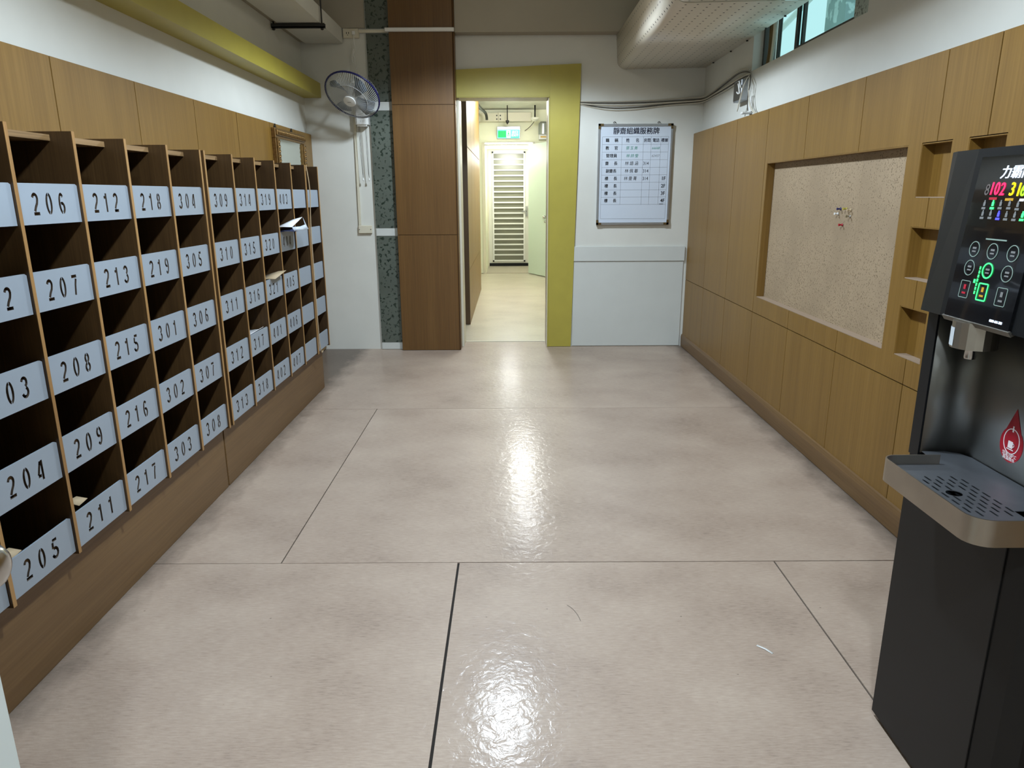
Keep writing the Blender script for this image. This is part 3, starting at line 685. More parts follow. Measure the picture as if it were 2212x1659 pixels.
# things lying in the pigeonholes
lf = thing('leaflet', 'glossy blue and white leaflet sticking out over plate 404', 'leaflet', (-1.43, 4.62, 1.235))
def sheet(name, P, th, mat, parent):
    """ruled sheet between two edge polylines P[0], P[1]"""
    A, B_ = P; c = Vector(A[0]); n = len(A); v = [Vector(p)-c for p in A]+[Vector(p)-c for p in B_]
    f = [(i, i+1, n+i+1, n+i) for i in range(n-1)]
    o = link(name, pydata(v, f, True), mat, parent, c); s = o.modifiers.new('s', 'SOLIDIFY'); s.thickness = th; s.offset = 0
    return o
sheet('cover', ([(-1.50, 4.47, 1.235), (-1.41, 4.47, 1.265), (-1.345, 4.48, 1.262)], [(-1.50, 4.74, 1.25), (-1.41, 4.74, 1.30), (-1.35, 4.735, 1.315)]), .002, M['paper'], lf)
sheet('printed_page', ([(-1.50, 4.48, 1.22), (-1.40, 4.48, 1.24), (-1.335, 4.49, 1.236)], [(-1.50, 4.75, 1.225), (-1.40, 4.76, 1.245), (-1.33, 4.765, 1.25)]), .003, M['blueprint'], lf)
sheet('curled_page', ([(-1.352, 4.50, 1.262), (-1.325, 4.58, 1.262), (-1.32, 4.68, 1.27), (-1.345, 4.73, 1.312)], [(-1.336, 4.49, 1.24), (-1.315, 4.60, 1.238), (-1.31, 4.72, 1.24), (-1.33, 4.765, 1.25)]), .0015, M['board'], lf)
en = thing('envelope', 'tan folded envelope poking above plate 321', 'envelope', (-1.44, 4.3, .97))
sheet('paper', ([(-1.50, 4.20, .962), (-1.43, 4.21, .976), (-1.39, 4.22, .974)], [(-1.50, 4.40, .98), (-1.43, 4.41, 1.0), (-1.385, 4.42, 1.004)]), .002, M['kraft'], en)
en2 = thing('envelope', 'white letter lying behind plate 317', 'envelope', (-1.46, 3.95, .716))
sheet('paper', ([(-1.60, 3.80, .70), (-1.45, 3.80, .705), (-1.428, 3.80, .715)], [(-1.60, 4.05, .70), (-1.45, 4.05, .705), (-1.428, 4.05, .72)]), .002, M['paper'], en2)
for k, (y, z, lb) in enumerate(((2.20, .365, 'crumpled tan slip lying behind the bottom plate numbered 211'), (1.86, .352, 'small pale slip in the bottom pigeonhole nearest the door knob'))):
    q = thing('paper_slip', lb, 'paper', (-1.5, y, z))
    sheet('slip', ([(-1.52, y-.02, z+.085), (-1.48, y-.02, z+.105), (-1.44, y-.015, z+.09)], [(-1.52, y+.03, z+.08), (-1.48, y+.04, z+.10), (-1.44, y+.035, z+.095)]), .001, M['kraft'], q)

# ------------------------------------------------------------------ framed mirror on the left panelling
mi = thing('framed_mirror', 'small mirror in an ornate gilt frame on the left panelling', 'mirror', (-1.79, 6.05, 1.5))
MY0, MY1, MZ0, MZ1 = 5.665, 6.45, 1.35, 1.948
wd = .075
def moulding(y0, y1, z0, z1, axis):
    # ridged profile made from three steps
    if axis == 'h': return [(-1.80, -1.768, y0, y1, z0, z1), (-1.768, -1.756, y0+.012, y1-.012, z0+.02, z1-.012)]
    return [(-1.80, -1.768, y0, y1, z0, z1), (-1.768, -1.756, y0+.012, y1-.012, z0, z1)]
boxes('frame_rail', moulding(MY0, MY1, MZ1-wd, MZ1, 'h'), M['gilt'], mi, bevel=.003); boxes('frame_rail', moulding(MY0, MY1, MZ0, MZ0+wd, 'h'), M['gilt'], mi, bevel=.003)
boxes('frame_stile', moulding(MY0, MY0+wd, MZ0+wd, MZ1-wd, 'v'), M['gilt'], mi, bevel=.003); boxes('frame_stile', moulding(MY1-wd, MY1, MZ0+wd, MZ1-wd, 'v'), M['gilt'], mi, bevel=.003)
bm = bmesh.new()
def bead(y, z, ry, rz):
    mt = Matrix.Translation((0, y, z)) @ Matrix.Rotation(radians(35), 4, 'X') @ Matrix.Diagonal((.011, ry, rz, 1))
    bmesh.ops.create_icosphere(bm, subdivisions=1, radius=1, matrix=mt)
for i in range(22): bead(MY0+.03+i*(MY1-MY0-.06)/21-6.05, MZ1-.034-1.5, .010, .024)
for i in range(16):
    z = MZ0+.04+i*.035
    if z < MZ1-.07:
        bead(MY1-.036-6.05, z-1.5, .024, .010); bead(MY0+.036-6.05, z-1.5, .024, .010)
me = bpy.data.meshes.new('orn'); bm.to_mesh(me); bm.free()
for p in me.polygons: p.use_smooth = True
link('carved_ornament', me, M['gilt'], mi, (-1.757, 6.05, 1.5), 'stuff')
box('mirror_glass', -1.799, -1.776, MY0+wd, MY1-wd, MZ0+wd, MZ1-wd, M['mirror'], mi)
for k, y in enumerate((5.74, 6.16)):
    h_ = thing('wall_hook', ('nearer' if k == 0 else 'farther')+' black hook on the panelling above the gilt mirror', 'hook', (-1.79, y, 1.95), 'black hooks above the gilt mirror')
    prism('hook_plate', [(y-.012, 1.944), (y+.014, 1.944), (y+.008, 1.966), (y-.006, 1.966)], 'x', -1.80, -1.785, M['blackmetal'], h_)
    cyl('hook_knob', (-1.79, y, 1.968), (-1.79, y, 1.98), .006, M['blackmetal'], h_, seg=8)

# ------------------------------------------------------------------ wall fan with its wiring
hub = Vector((-1.332, 6.44, 2.268))
nv = Vector((-.2, -.66, -.72)).normalized()
q = nv.to_track_quat('Z', 'Y').to_matrix()
fan = thing('wall_fan', 'white wall fan with navy rim and grey blades left of the pillar', 'fan', (-1.32, 6.79, 2.05))
def loc3(r, a, h): return hub + q @ Vector((r*cos(a), r*sin(a), h))
RG = .232
tube('guard_ring', [[loc3(RG, 2*pi*i/40, 0) for i in range(40)]], .008, M['navy'], fan, cyclic=True)
fr = [[loc3(r, 2*pi*(i+k*.9)/84, h) for k, (r, h) in enumerate(((.05, .075), (.13, .068), (.20, .045), (RG, .004)))] for i in range(84)]
tube('front_guard', fr, .0016, M['wire'], fan, res=0, kind='stuff')
rr_ = [[loc3(r, 2*pi*i/60, h) for r, h in ((.06, -.10), (.15, -.095), (.215, -.06), (RG, -.004))] for i in range(60)]
tube('rear_guard', rr_, .0011, M['wire'], fan, res=0, kind='stuff')
tube('guard_hoop', [[loc3(.15, 2*pi*i/32, .063) for i in range(32)]], .0016, M['wire'], fan, cyclic=True)
lathe('hub_cap', [(0, .088), (.03, .087), (.05, .082), (.056, .072), (.056, .062), (0, .06)], hub, nv, M['whiteplastic'], fan)
text_me = text('brand_mark', '•••••', .02, hub+nv*.0885, '-y', M['inkblack'], fan)
text_me.data.transform((q @ Matrix(((1, 0, 0), (0, 0, 1), (0, -1, 0)))).to_4x4()) if False else None
rm = Matrix((Vector((1, 0, 0)), Vector((0, 0, 1)), Vector((0, -1, 0)))).transposed()   # text frame used
zz = nv; xx = Vector((0, 0, 1)).cross(zz).normalized(); yy = zz.cross(xx)
text_me.data.transform((Matrix((xx, yy, zz)).transposed() @ rm.inverted()).to_4x4())
for b in range(4):
    a0 = 2*pi*b/4+.4; v = []
    pts = []
    for k in range(9):
        t = k/8; ang = a0-.30+.75*t
        for r in (.045, .12, .205):
            pts.append(loc3(r*(1-.12*abs(t-.5)), ang+r*1.2, .035-.05*t))
    c0 = pts[0]; f = [(3*k+j, 3*k+j+1, 3*k+j+4, 3*k+j+3) for k in range(8) for j in range(2)]
    o = link('blade', pydata([p-c0 for p in pts], f, True), M['blade'], fan, c0); s = o.modifiers.new('s', 'SOLIDIFY'); s.thickness = .002
lathe('motor_housing', [(0, -.19), (.035, -.19), (.058, -.17), (.065, -.12), (.06, -.085), (0, -.085)], hub, nv, M['whiteplastic'], fan)
cyl('motor_shaft', hub-nv*.085, hub+nv*.06, .008, M['chrome'], fan, seg=8)
mp_ = hub-nv*.15
tube('bracket_arm', [[mp_, mp_+Vector((.01, .05, -.05)), (-1.32, 6.74, 2.20), (-1.32, 6.765, 2.13)]], .026, M['whiteplastic'], fan)
box('switch_box', -1.378, -1.262, 6.71, 6.799, 2.045, 2.20, M['whiteplastic'], fan, bevel=.014, bseg=2)
text('switch_marks', '•  ▪ ▪', .014, (-1.32, 6.7093, 2.115), '-y', M['inkblack'], fan); text('switch_marks', '▪   ▪', .011, (-1.32, 6.7093, 2.088), '-y', M['inkblack'], fan)
for (x0, x1) in ((-1.352, -1.341), (-1.294, -1.288)):
    o = tube('pull_cord', [[(x0, 6.73, 2.05), (x0+.001, 6.735, 1.85), (x1-.002, 6.74, 1.66), (x1+.002, 6.745, 1.60)], [(x0+.009, 6.73, 2.05), (x0+.010, 6.735, 1.85), (x1+.003, 6.74, 1.66), (x1+.002, 6.745, 1.60)]], .0016, M['cabledark'], fan, res=1)
    lathe('cord_pull', [(0, .012), (.005, .01), (.008, -.012), (0, -.018)], (x1+.002, 6.745, 1.592), (0, 0, 1), M['whiteplastic'], o, seg=10)
ob_ = thing('wall_outlet', 'ivory double socket box high on the wall above the fan', 'socket', (-1.385, 6.79, 2.78))
box('socket_body', -1.452, -1.313, 6.765, 6.799, 2.776, 2.852, M['ivory'], ob_, bevel=.004)
for x in (-1.41, ): rects('socket_slots', [(-.012, -.006, -.008, .008), (.006, .012, -.008, .008), (-.003, .003, -.02, -.013)], '-y', (x, 6.7648, 2.815), M['inkblack'], ob_)
box('plug', -1.368, -1.342, 6.745, 6.765, 2.80, 2.828, M['whiteplastic'], ob_, bevel=.002)
cc = [(-1.355, 6.75, 2.80), (-1.358, 6.755, 2.74), (-1.345, 6.76, 2.68), (-1.375, 6.76, 2.64), (-1.35, 6.762, 2.60), (-1.372, 6.76, 2.64), (-1.36, 6.76, 2.70), (-1.38, 6.762, 2.65), (-1.385, 6.762, 2.585), (-1.362, 6.76, 2.565), (-1.36, 6.76, 2.62), (-1.355, 6.75, 2.56), (-1.335, 6.70, 2.50), (-1.315, 6.62, 2.44)]
tag(tube('fan_cord', [cc], .003, M['whiteplastic'], res=2), 'white power cord coiled under the high socket above the fan', 'cord')
rw = thing('cable_raceway', 'white raceway strip crossing the marble and the top of the wooden pillar', 'raceway', (-.9, 6.73, 2.81))
box('raceway_section', -1.312, -1.060, 6.755, 6.772, 2.815, 2.838, M['ivory'], rw); box('raceway_section', -1.075, -.478, 6.690, 6.7195, 2.812, 2.842, M['whiteplastic'], rw, bevel=.003)
vr = thing('cable_raceway', 'thin ivory raceway running down from the fan to a junction box', 'raceway', (-1.39, 6.79, 1.18))
prism('raceway_section', [(-1.412, 1.18), (-1.392, 1.18), (-1.385, 2.20), (-1.405, 2.20)], 'y', 6.783, 6.799, M['ivory'], vr)
jb = thing('junction_box', 'ivory blank junction box at the lower end of the thin raceway', 'box', (-1.355, 6.79, 1.1))
box('box_cover', -1.418, -1.292, 6.776, 6.799, 1.105, 1.178, M['ivory'], jb, bevel=.004)
for x in (-1.408, -1.302): cyl('screw', (x, 6.776, 1.142), (x, 6.773, 1.142), .004, M['blackmetal'], jb, seg=8)
boxes('wall_patch', [(-1.250, -1.05, 6.772, 6.775, 1.083, 1.151), (-1.250, -1.05, 6.772, 6.775, 2.182, 2.253), (-1.250, -1.05, 6.772, 6.775, .004, .068)], M['whitelow'], mar)

# ------------------------------------------------------------------ whiteboard
WX0, WX1, WB0, WB1 = .808, 1.486, 1.172, 2.068
WYF = 6.862
wb = thing('whiteboard', 'framed whiteboard duty roster with handwritten names beside the yellow doorway', 'whiteboard', ((WX0+WX1)/2, 6.87, WB0))
box('board_face', WX0+.012, WX1-.012, WYF, WYF+.012, WB0+.012, WB1-.012, M['board'], wb)
boxes('frame', [(WX0, WX0+.016, WYF-.008, 6.886, WB0, WB1), (WX1-.016, WX1, WYF-.008, 6.886, WB0, WB1), (WX0+.016, WX1-.016, WYF-.008, 6.886, WB0, WB0+.02), (WX0+.016, WX1-.016, WYF-.008, 6.886, WB1-.02, WB1)], M['alu'], wb)
for x in (WX0-.002, WX1-.046):
    for z in (WB0-.002, WB1-.044):
        xa = x if x < 1 else x; L2 = [(x, x+.048, WYF-.011, WYF-.008, z if z < 1.5 else z+.026, z+.02 if z < 1.5 else z+.046), ((x if x < 1 else x+.028), (x+.02 if x < 1 else x+.048), WYF-.011, WYF-.008, z, z+.046)]
        boxes('corner_cap', L2, M['brass'], wb)
for x in (.955, 1.36): tube('hanging_ring', [[(x+.012*cos(a*pi/6), 6.875, WB1+.008+.011*sin(a*pi/6)) for a in range(7)]], .003, M['blackmetal'], wb, res=1)
bw, bh = WX1-WX0, WB1-WB0
fy = WYF-.0006
BXf = lambda u: WX0+u*bw; BZf = lambda v: WB1-v*bh
cols = [.056, .32, .61, .715, .845, .95]; rows = [.124, .199, .274, .349, .424, .499, .573, .648, .721, .795]
ln = []
for r in rows: ln.append((BXf(cols[0]), BXf(cols[-1]), BZf(r)-.0007, BZf(r)+.0007))
for c_ in cols[1:-1]: ln.append((BXf(c_)-.0007, BXf(c_)+.0007, BZf(rows[-1]), BZf(rows[0])))
for c_ in (cols[0], cols[-1]): ln.append((BXf(c_)-.0007, BXf(c_)+.0007, BZf(.94), BZf(rows[0])))
ln.append((BXf(cols[0]), BXf(cols[-1]), BZf(.94)-.0007, BZf(.94)+.0007))
rects('table_lines', ln, '-y', (0, WYF, 0), M['inkblack'], wb)
def wt(body, u, v, h, mat, wsc=1, off=.0004, name='lettering', space=1, shear=0): text(name, body, h, (BXf(u), fy, BZf(v)), '-y', M[mat], wb, wscale=wsc, off=off, space=space, shear=shear)
wt('靜齋組織服務牌', .51, .073, .062, 'ink', .98, .0012)
mid = lambda i: (rows[i]+rows[i+1])/2
wt('職', .125, mid(0), .036, 'inkblack', .95, .0009); wt('稱', .245, mid(0), .036, 'inkblack', .95, .0009)
wt('姓', .40, mid(0), .036, 'ink', .95, .0009); wt('名', .53, mid(0), .036, 'ink', .95, .0009)
wt('房間', .6625, mid(0), .036, 'ink', .88, .0006); wt('電話', .78, mid(0), .036, 'ink', .88, .0006); wt('樓層', .897, mid(0), .036, 'ink', .88, .0006)
for i, (a, b) in enumerate((('教', '官'), None, ('齋', '長'), None, ('樓', '長'), ('樓', '長'), ('樓', '長'), ('樓', '長'))[k] or ('', '') for k in range(8)):
    if a: wt(a, .125, mid(i+1), .036, 'inkblack', .92, .0009); wt(b, .245, mid(i+1), .036, 'inkblack', .92, .0009)
wt('管理員', .185, mid(2), .036, 'inkblack', .95, .0009); wt('副齋長', .185, mid(4), .036, 'inkblack', .92, .0009)
wt('張 玉 美', .455, mid(1), .034, 'inkgreen', .95, 0, 'handwriting', .9, .15); wt('林 詩 瑩', .465, mid(2), .034, 'inkgreen', .95, 0, 'handwriting', .95, .15)
wt('林 語 涵', .46, mid(3), .038, 'inkblack', .95, -.0003, 'handwriting', .95, .1); wt('林 佩 蓁', .46, mid(4), .038, 'inkblack', .95, -.0003, 'handwriting', .95, .1); wt('林 曼 菁', .45, mid(5), .038, 'inkblack', .92, -.0003, 'handwriting', .95, .1)
for i in (3, 4, 5): wt('314', .655, mid(i), .042, 'inkblack', .85, -.0006, 'handwriting')
wt('66668', .78, mid(1), .03, 'inkgreen', .95, -.0004, 'handwriting', 1, .2); wt('62457', .78, mid(2), .03, 'inkgrey', .95, -.0004, 'handwriting', 1, .2)
for i, s_ in enumerate(('1F', '2F', '3F', '4F')): wt(s_, .905, mid(5+i), .046, 'inkblack', .9, .001)
rects('underline', [(-.02, .02, -.002, .002)], '-y', (BXf(.89), WYF, BZf(.79)), M['inkblack'], wb)

# ------------------------------------------------------------------ cables and electrical box at the back right corner
zc = lambda v: v
cabs = []
for k, (dz1, dz2, dz3) in enumerate(((.02, .026, .03), (.0, .012, .012), (-.012, -.008, .0), (-.02, -.03, -.012), (-.026, -.05, -.02))):
    cabs.append([(.625, 6.885, 2.252+dz1*.5), (.85, 6.882, 2.235+dz2), (1.1, 6.88, 2.235+dz2), (1.45, 6.878, 2.25+dz3), (1.70, 6.865, 2.262+dz3), (1.752, 6.80, 2.265+dz3*.8), (1.750, 6.5, 2.275+dz3), (1.748, 6.1, 2.285+dz3*1.2+(.02 if k < 2 else 0)), (1.745, 5.75, 2.30+dz3+(.03 if k < 2 else 0)), (1.742, 5.57, 2.29+dz3)])
for i, c_ in enumerate(cabs):
    tag(tube('wall_cable', [c_], .0045 if i != 2 else .007, M['cable' if i % 2 == 0 else 'cabledark'], res=2), '%s cable of the loose bundle pinned along the back wall to the grey box' % ('topmost', 'second highest', 'thick middle', 'second lowest', 'lowest')[i], 'cable', 'cable bundle on the back wall')
eb = thing('electrical_box', 'grey plastic box taped on the right wall among loose cables', 'box', (1.73, 5.7, 2.12))
box('box_body', 1.70, XR-.001, 5.60, 5.78, 2.115, 2.262, M['alu'], eb, bevel=.004)
box('box_cover', 1.696, 1.70, 5.61, 5.77, 2.125, 2.252, M['steeldark'], eb)
tube('tape', [[(1.694, 5.66, 2.235), (1.692, 5.62, 2.2), (1.69, 5.60, 2.16)], [(1.694, 5.64, 2.25), (1.692, 5.61, 2.23), (1.69, 5.585, 2.2)], [(1.694, 5.68, 2.18), (1.692, 5.64, 2.16), (1.69, 5.61, 2.165)]], .006, M['whiteplastic'], eb, res=1)
box('lower_bracket', 1.69, XR-.001, 5.49, 5.545, 2.012, 2.024, M['whiteplastic'], eb); box('lower_plate', 1.745, XR-.001, 5.47, 5.56, 2.0245, 2.13, M['whiteplastic'], eb)
lcb = thing('cable_bundle', 'tangle of thin pale and dark cables drooping from the grey box on the right wall', 'cables', (1.73, 5.5, 2.0))
for i, pth in enumerate(([(1.742, 5.56, 2.28), (1.70, 5.53, 2.24), (1.69, 5.60, 2.10), (1.70, 5.66, 2.04), (1.69, 5.62, 2.05), (1.70, 5.56, 2.18)],
            [(1.742, 5.56, 2.27), (1.72, 5.50, 2.22), (1.72, 5.48, 2.10), (1.725, 5.42, 2.03), (1.73, 5.34, 1.992)],
            [(1.742, 5.55, 2.26), (1.71, 5.47, 2.22), (1.71, 5.44, 2.10), (1.72, 5.38, 2.02), (1.73, 5.30, 1.992)],
            [(1.742, 5.55, 2.28), (1.72, 5.46, 2.24), (1.715, 5.44, 2.2), (1.71, 5.46, 2.16), (1.72, 5.50, 2.08), (1.73, 5.50, 2.03)])):
    tube('dark_cable' if i == 3 else 'pale_cable', [pth], .0035, M['cable' if i != 3 else 'cabledark'], lcb, res=2)

# ------------------------------------------------------------------ push pins
for i, (px, y, z, c_) in enumerate((('blue', 3.835, 1.37, 'navy'), ('yellow', 3.765, 1.372, 'yellow'), ('white', 3.86, 1.345, 'whiteplastic'), ('orange', 3.72, 1.366, 'kraft'), ('clear', 3.72, 1.335, 'chrome'), ('red', 3.795, 1.29, 'red'))):
    p_ = thing('push_pin', '%s push pin in the cork board' % px, 'push pin', (BX-.01, y, z), 'push pins in the cork board')
    lathe('pin_head', [(0, .022), (.007, .022), (.004, .012), (.004, .008), (.008, .003), (0, .003)], (BX, y, z), (-1, 0, 0), M[c_], p_, seg=10); cyl('pin_point', (BX, y, z), (BX-.004, y, z), .0008, M['chrome'], p_, seg=6)

# ------------------------------------------------------------------ water dispenser
wd_ = thing('water_dispenser', 'tall black water dispenser with lit touch panel and steel drip tray', 'water dispenser', (1.33, 1.5, 0))
def rpoly(pts): return pts
prism('cabinet', [(1.03, 1.728), (1.03, 1.33), (1.045, 1.285), (1.075, 1.25), (1.62, 1.25), (1.62, 1.73), (1.038, 1.73)], 'z', .018, .80, M['charcoal'], wd_)
prism('kick_base', [(1.045, 1.715), (1.045, 1.34), (1.09, 1.27), (1.60, 1.27), (1.60, 1.715)], 'z', 0, .018, M['black'], wd_)
box('door_panel', 1.026, 1.0299, 1.335, 1.712, .03, .79, M['charcoal'], wd_, bevel=.001)
# upper column with niche
boxes('upper_body', [(1.03, 1.62, 1.695, 1.735, .8005, 1.17), (1.03, 1.62, 1.235, 1.29, .8005, 1.17), (1.15, 1.62, 1.29, 1.695, .8005, 1.17)], M['black'], wd_)
# steel niche lining: rounded inner corner
pts = [(1.034, 1.694)]+[(1.09+.045*sin(radians(a)), 1.649+.045*cos(radians(a))) for a in range(0, 91, 10)]+[(1.135, 1.33)]
v = [(x-1.09, y-1.5, z) for x, y in pts for z in (0, .355)]
f = [(2*i, 2*i+1, 2*i+3, 2*i+2) for i in range(len(pts)-1)]
nl = link('niche_lining', pydata(v, f, True), M['steeldark'], wd_, (1.09, 1.5, .815)); s = nl.modifiers.new('s', 'SOLIDIFY'); s.thickness = .002
# head
def loft(name, bot, top, mat, parent):
    n = len(bot); v = [Vector(p) for p in bot]+[Vector(p) for p in top]; c = sum(v, Vector())/len(v); v = [p-c for p in v]
    f = [list(range(n)), list(range(n, 2*n))]+[(i, (i+1) % n, n+(i+1) % n, n+i) for i in range(n)]
    return link(name, pydata(v, f), mat, parent, c)
ZH0, ZH1 = 1.172, 1.54
def hp(x, y, z): return (x, y, z)
loft('head_housing', [(1.03, 1.757, ZH0), (.988, 1.70, ZH0+.006), (.975, 1.60, ZH0+.01), (.975, 1.35, ZH0+.01), (.988, 1.25, ZH0+.006), (1.03, 1.20, ZH0), (1.62, 1.20, ZH0), (1.62, 1.757, ZH0)],
     [(1.03, 1.732, ZH1), (1.015, 1.69, ZH1), (1.006, 1.60, ZH1), (1.006, 1.35, ZH1), (1.015, 1.25, ZH1), (1.03, 1.20, ZH1), (1.62, 1.20, ZH1), (1.62, 1.732, ZH1)], M['black'], wd_)
def PXf(z): return .970+(z-1.187)/(1.52-1.187)*.03
loft('touch_panel', [(PXf(1.187), 1.575, 1.187), (PXf(1.187), 1.365, 1.187), (.979, 1.365, 1.187), (.979, 1.575, 1.187)], [(PXf(1.522), 1.575, 1.522), (PXf(1.522), 1.365, 1.522), (1.009, 1.365, 1.522), (1.009, 1.575, 1.522)], M['glassblack'], wd_)
def at(y, z):
    """a point on the sloping face of the touch panel"""
    return Vector((PXf(z)-.0008, y, z))
TL = math.atan(.03/(1.52-1.187))
def ptext(name, body, h, u, v_, mat, wsc=1, off=0, shear=0, label=None, space=1):
    o = text(name, body, h, at(u, v_), '-x', M[mat], wd_, wscale=wsc, off=off, shear=shear, label=label, space=space); o.rotation_euler = (0, TL, 0); return o
def prect(name, L_, u, v_, mat):
    o = rects(name, L_, '-x', at(u, v_), M[mat], wd_); o.rotation_euler = (0, TL, 0); return o
ptext('brand_lettering', '力霸陽', .027, 1.4558, 1.4874, 'e_wht', 1.15, .0008, .12)
for (s_, u, v_, mt) in (('8', 1.5326, 1.4544, 'e_seg'),): ptext('display_digit', s_, .032, u, v_, mt, .95, 0, .1)
for s_, u, v_, mt in (('1', 1.5185, 1.4562, 'e_red'), ('0', 1.5026, 1.4561, 'e_red'), ('2', 1.4853, 1.4551, 'e_red'), ('3', 1.4564, 1.4549, 'e_yel'), ('1', 1.4375, 1.4539, 'e_yel'), ('6', 1.4245, 1.4538, 'e_lime')): ptext('display_digit', s_, .036, u, v_, mt, .85, .0007, .1)
prect('temperature_band', [(-.012, .012, -.0025, .0025)], 1.5069, 1.4378, 'e_redd'); prect('temperature_band', [(-.012, .012, -.0025, .0025)], 1.4572, 1.4363, 'e_amb'); prect('temperature_band', [(-.006, .006, -.0025, .0025)], 1.4213, 1.4356, 'e_wht')
for u, v_, mt in ((1.5296, 1.4246, 'e_dim'), (1.5032, 1.4249, 'e_grn'), (1.4791, 1.4253, 'e_dim'), (1.4531, 1.4256, 'e_dim'), (1.4285, 1.4242, 'e_dim'), (1.5278, 1.4048, 'e_dim'), (1.5028, 1.4055, 'e_dim'), (1.4779, 1.4043, 'e_blu'), (1.4542, 1.4041, 'e_dim'), (1.4299, 1.4039, 'e_dim'), (1.4079, 1.4046, 'e_grn')):
    o = prect('status_icon', [(-.0032, .0032, -.002, .006), (-.0018, .0018, .006, .010), (-.006, .006, -.0085, -.004)], u, v_, mt)
prect('slot_line', [(-.032, .032, -.0014, .0014)], 1.465, 1.3572, 'e_ring')
def pring(ru, rv, wq, u, v_, mt, sq=False, name='button_ring'):
    o = ring(name, ru, rv, wq, '-x', at(u, v_), M[mt], wd_, sq); o.rotation_euler = (0, TL, 0); return o
for u, v_, mt in ((1.5256, 1.3343, 'e_ring'), (1.4672, 1.3339, 'e_ring'), (1.4065, 1.3341, 'e_ring'), (1.5271, 1.2953, 'e_ring'), (1.4675, 1.2946, 'e_grn'), (1.4083, 1.2943, 'e_ring')):
    pring(.0165, .0165, .003 if mt == 'e_grn' else .0016, u, v_, mt); prect('button_print', [(-.006, .006, .0005, .0045), (-.006, .006, -.006, -.003)], u, v_, 'e_dim')
for u, v_, mt, ic in ((1.5264, 1.25, 'e_ring', 'e_redd'), (1.4678, 1.2508, 'e_grn', 'e_amb'), (1.4081, 1.2486, 'e_ring', 'e_wht')):
    pring(.0155, .0185, .0028 if mt == 'e_grn' else .0014, u, v_, mt, True, 'key_frame'); prect('key_print', [(-.0035, .0035, .0, .010), (-.006, .006, -.010, -.006)], u, v_, ic if ic != 'e_wht' else 'e_dim')
prect('level_bar', [(-.002, .002, -.004+k*.0085-.024, .0025+k*.0085-.024) for k in range(7)], 1.4914, 1.2719, 'e_grn')
prect('indicator', [(-.003, .003, -.004, .004)], 1.4998, 1.27, 'e_grn')
ptext('phone_number', '0800-666-288', .0075, 1.4052, 1.1989, 'e_wht', .9, .0002)
prism('panel_rim', [(.974, 1.176), (.967, 1.186), (.972, 1.188), (.982, 1.180)], 'y', 1.36, 1.58, M['steeldark'], wd_)
# outlet nozzle
nzl = prism('nozzle_block', [(1.00+.045*cos(radians(a))*1.0, 1.505+.045*sin(radians(a))) for a in range(0, 360, 20)], 'z', 1.126, 1.183, M['steel'], wd_)
lb_ = [(1.00+.0458*cos(radians(a)), 1.505+.0458*sin(radians(a))) for a in range(100, 190, 10)]
v = [(x-1.0, y-1.505, z) for x, y in lb_ for z in (0, .04)]
link('nozzle_label', pydata(v, [(2*i, 2*i+1, 2*i+3, 2*i+2) for i in range(len(lb_)-1)], True), M['labeledge'], wd_, (1.0, 1.505, 1.130))
lathe('spout', [(0, 0), (.011, 0), (.012, .004), (.011, .02), (.016, .028), (0, .028)], (1.0, 1.51, 1.10), (0, 0, 1), M['chrome'], wd_, seg=16)
# drip tray
def rrect(x0, x1, y0, y1, r, n=5):
    P = []
    for cx, cy, a0 in ((x1-r, y1-r, 0), (x0+r, y1-r, 90), (x0+r, y0+r, 180), (x1-r, y0+r, 270)):
        for k in range(n+1): a = radians(a0+90*k/n); P.append((cx+r*cos(a), cy+r*sin(a)))
    return P
dt = thing('x', '', 'x'); bpy.data.objects.remove(dt)
def curve_plate(name, outlines, z, th, mat, parent):
    c = bpy.data.curves.new('l', 'CURVE'); c.dimensions = '2D'; c.fill_mode = 'BOTH'; c.extrude = th/2; cx, cy = outlines[0][0]
    for P in outlines:
        s = c.splines.new('POLY'); s.points.add(len(P)-1); s.use_cyclic_u = True
        for i, p in enumerate(P): s.points[i].co = (p[0]-cx, p[1]-cy, 0, 1)
    return link(name, curve_mesh(c), mat, parent, (cx, cy, z))
TX0, TX1, TY0, TY1 = .886, 1.13, 1.242, 1.602
def rim_outline(): 
    return [(1.028, TY1)]+[(TX0+.03-.03*sin(radians(a)), TY1-.03+.03*cos(radians(a))) for a in range(0, 91, 15)]+[(TX0+.045-.045*cos(radians(a)), TY0+.045-.045*sin(radians(a))) for a in range(0, 91, 15)]+[(1.028, TY0)]
po_ = rim_outline(); cen = Vector((.96, 1.42, .79)); v = []; th_ = .003; mid_ = Vector((.99, 1.42))
inn = []
for k, p in enumerate(po_):
    a = Vector(po_[max(k-1, 0)]); b = Vector(po_[min(k+1, len(po_)-1)]); t = (b-a).normalized(); inn.append(Vector(p)+Vector((-t.y, t.x))*th_)
for p, q_ in zip(po_, inn):
    v += [Vector((p[0], p[1], .787))-cen, Vector((p[0], p[1], .843))-cen, Vector((q_.x, q_.y, .843))-cen, Vector((q_.x, q_.y, .787))-cen]
f = [(4*i+a, 4*i+(a+1) % 4, 4*i+4+(a+1) % 4, 4*i+4+a) for i in range(len(po_)-1) for a in range(4)]
rim = link('tray_rim', pydata(v, f, True), M['steel'], wd_, cen)
inner = rrect(TX0+.003, TX1-.003, TY0+.003, 1.685, .028)
inner = [(TX0+.004, TY0+.04), (TX0+.012, TY0+.016), (TX0+.04, TY0+.004), (1.0275, TY0+.004), (1.0275, 1.335), (1.132, 1.335), (1.132, 1.64), (1.12, 1.67), (1.09, 1.688), (1.036, 1.688), (1.0275, 1.600), (TX0+.03, 1.599), (TX0+.01, 1.59), (TX0+.004, 1.572)]
slots = []
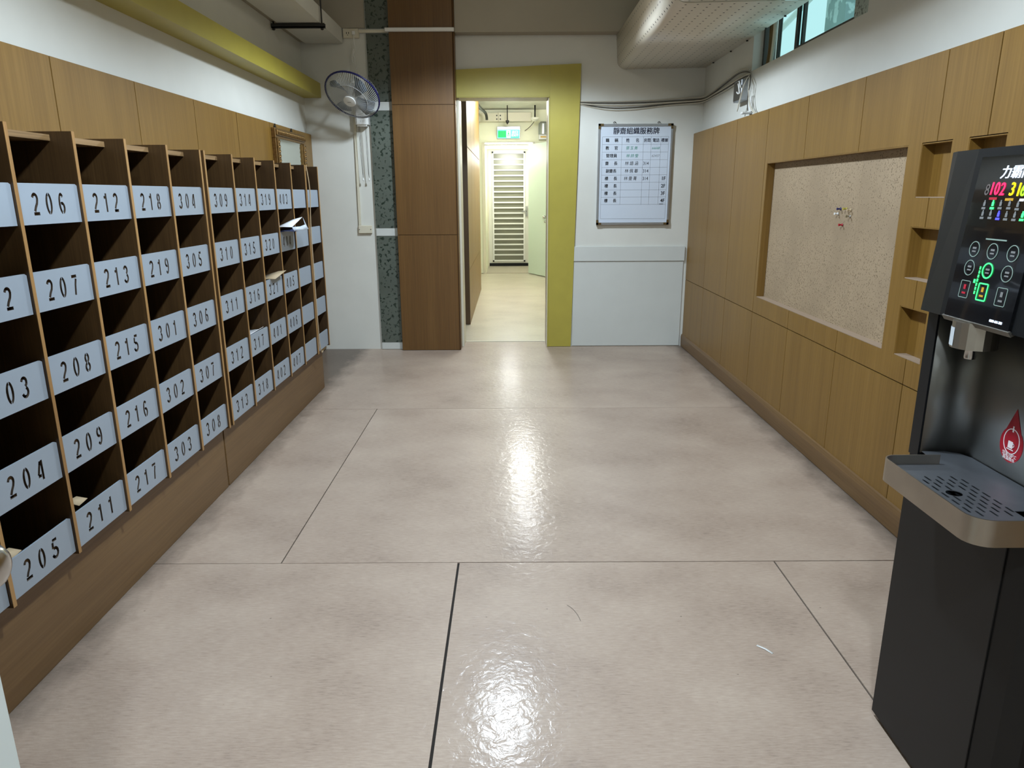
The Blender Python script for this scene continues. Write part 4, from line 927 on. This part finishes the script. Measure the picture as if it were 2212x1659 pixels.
for i in range(8):
    x = .918+i*.0148
    for j in range(6):
        y0 = 1.312+j*.037+(.0185 if i % 2 else 0)
        if (x-.96)**2+((y0+.013)-1.427)**2 < .026**2 or y0 > 1.515: continue
        slots.append(rrect(x, x+.005, y0, y0+.027, .0024, 2))
hole = [(.96+.0165*cos(2*pi*k/20), 1.427+.0165*sin(2*pi*k/20)) for k in range(20)]
curve_plate('drain_plate', [inner]+slots+[hole], .819, .0016, M['platesteel'], wd_)
prism('tray_bottom', [tuple(q_) for q_ in inn], 'z', .787, .79, M['black'], wd_)
# red drop sticker on the niche back
st_ = []
for k in range(25):
    a = radians(-230+k*(280)/24)
    st_.append((.037*cos(a), .037*sin(a)*1.12))
dc = (1.518, .897)
drop = [(dc[0]+p[0], dc[1]+p[1]) for p in st_]+[(dc[0]+.012, dc[1]+.058), (dc[0], dc[1]+.084), (dc[0]-.012, dc[1]+.058)]
sk = prism('drop_sticker', drop, 'x', 1.1318, 1.1336, M['red'], wd_)
ring('sticker_ring', .026, .030, .002, '-x', (1.1316, dc[0], dc[1]+.008), M['stickerwhite'], wd_)
rects('cup_icon', [(-.009, .006, -.008, .008), (.006, .011, -.004, -.002), (.006, .011, .003, .005), (.0095, .011, -.004, .005), (-.012, .010, -.012, -.010), (-.002, .002, .030, .044)], '-x', (1.1314, dc[0], dc[1]), M['stickerwhite'], wd_)
text('sticker_text', '注意100°C', .010, (1.1314, dc[0], dc[1]-.024), '-x', M['stickerwhite'], wd_); text('sticker_text', '高溫熱水', .010, (1.1314, dc[0], dc[1]-.033), '-x', M['stickerwhite'], wd_)

# ------------------------------------------------------------------ entrance door at the left edge of the frame
d3 = thing('door_3', '', 'd', (-.75, .4, 0)); del d3['label']; del d3['category']; d3['kind'] = 'structure'
box('door_leaf', -.745, -.705, -.02, .845, .01, 2.15, M['doorwhite'], d3, bevel=.002)
kn = Vector((-.705, .795, 1.005))
lathe('door_handle', [(0, -.002), (.032, 0), (.032, .006), (.014, .010), (.013, .03), (.022, .036), (.029, .048), (.030, .058), (.024, .068), (.015, .073), (0, .074)], kn, (1, 0, 0), M['chrome'], d3)

# ------------------------------------------------------------------ small litter on the floor
tag(tube('hair', [[(.20, 2.3, .001), (.23, 2.27, .001), (.24, 2.2, .001)]], .0006, M['cabledark'], res=0), 'short dark hair lying on the floor near the centre', 'hair')
cs = thing('plastic_scrap', 'clear plastic scrap on the floor by the right seam', 'scrap', (.83, 2.03, 0))
sheet('scrap', ([(.808, 2.052, .001), (.83, 2.03, .002), (.845, 2.008, .001)], [(.814, 2.058, .001), (.836, 2.036, .002), (.852, 2.013, .001)]), .0006, M['whiteplastic'], cs)
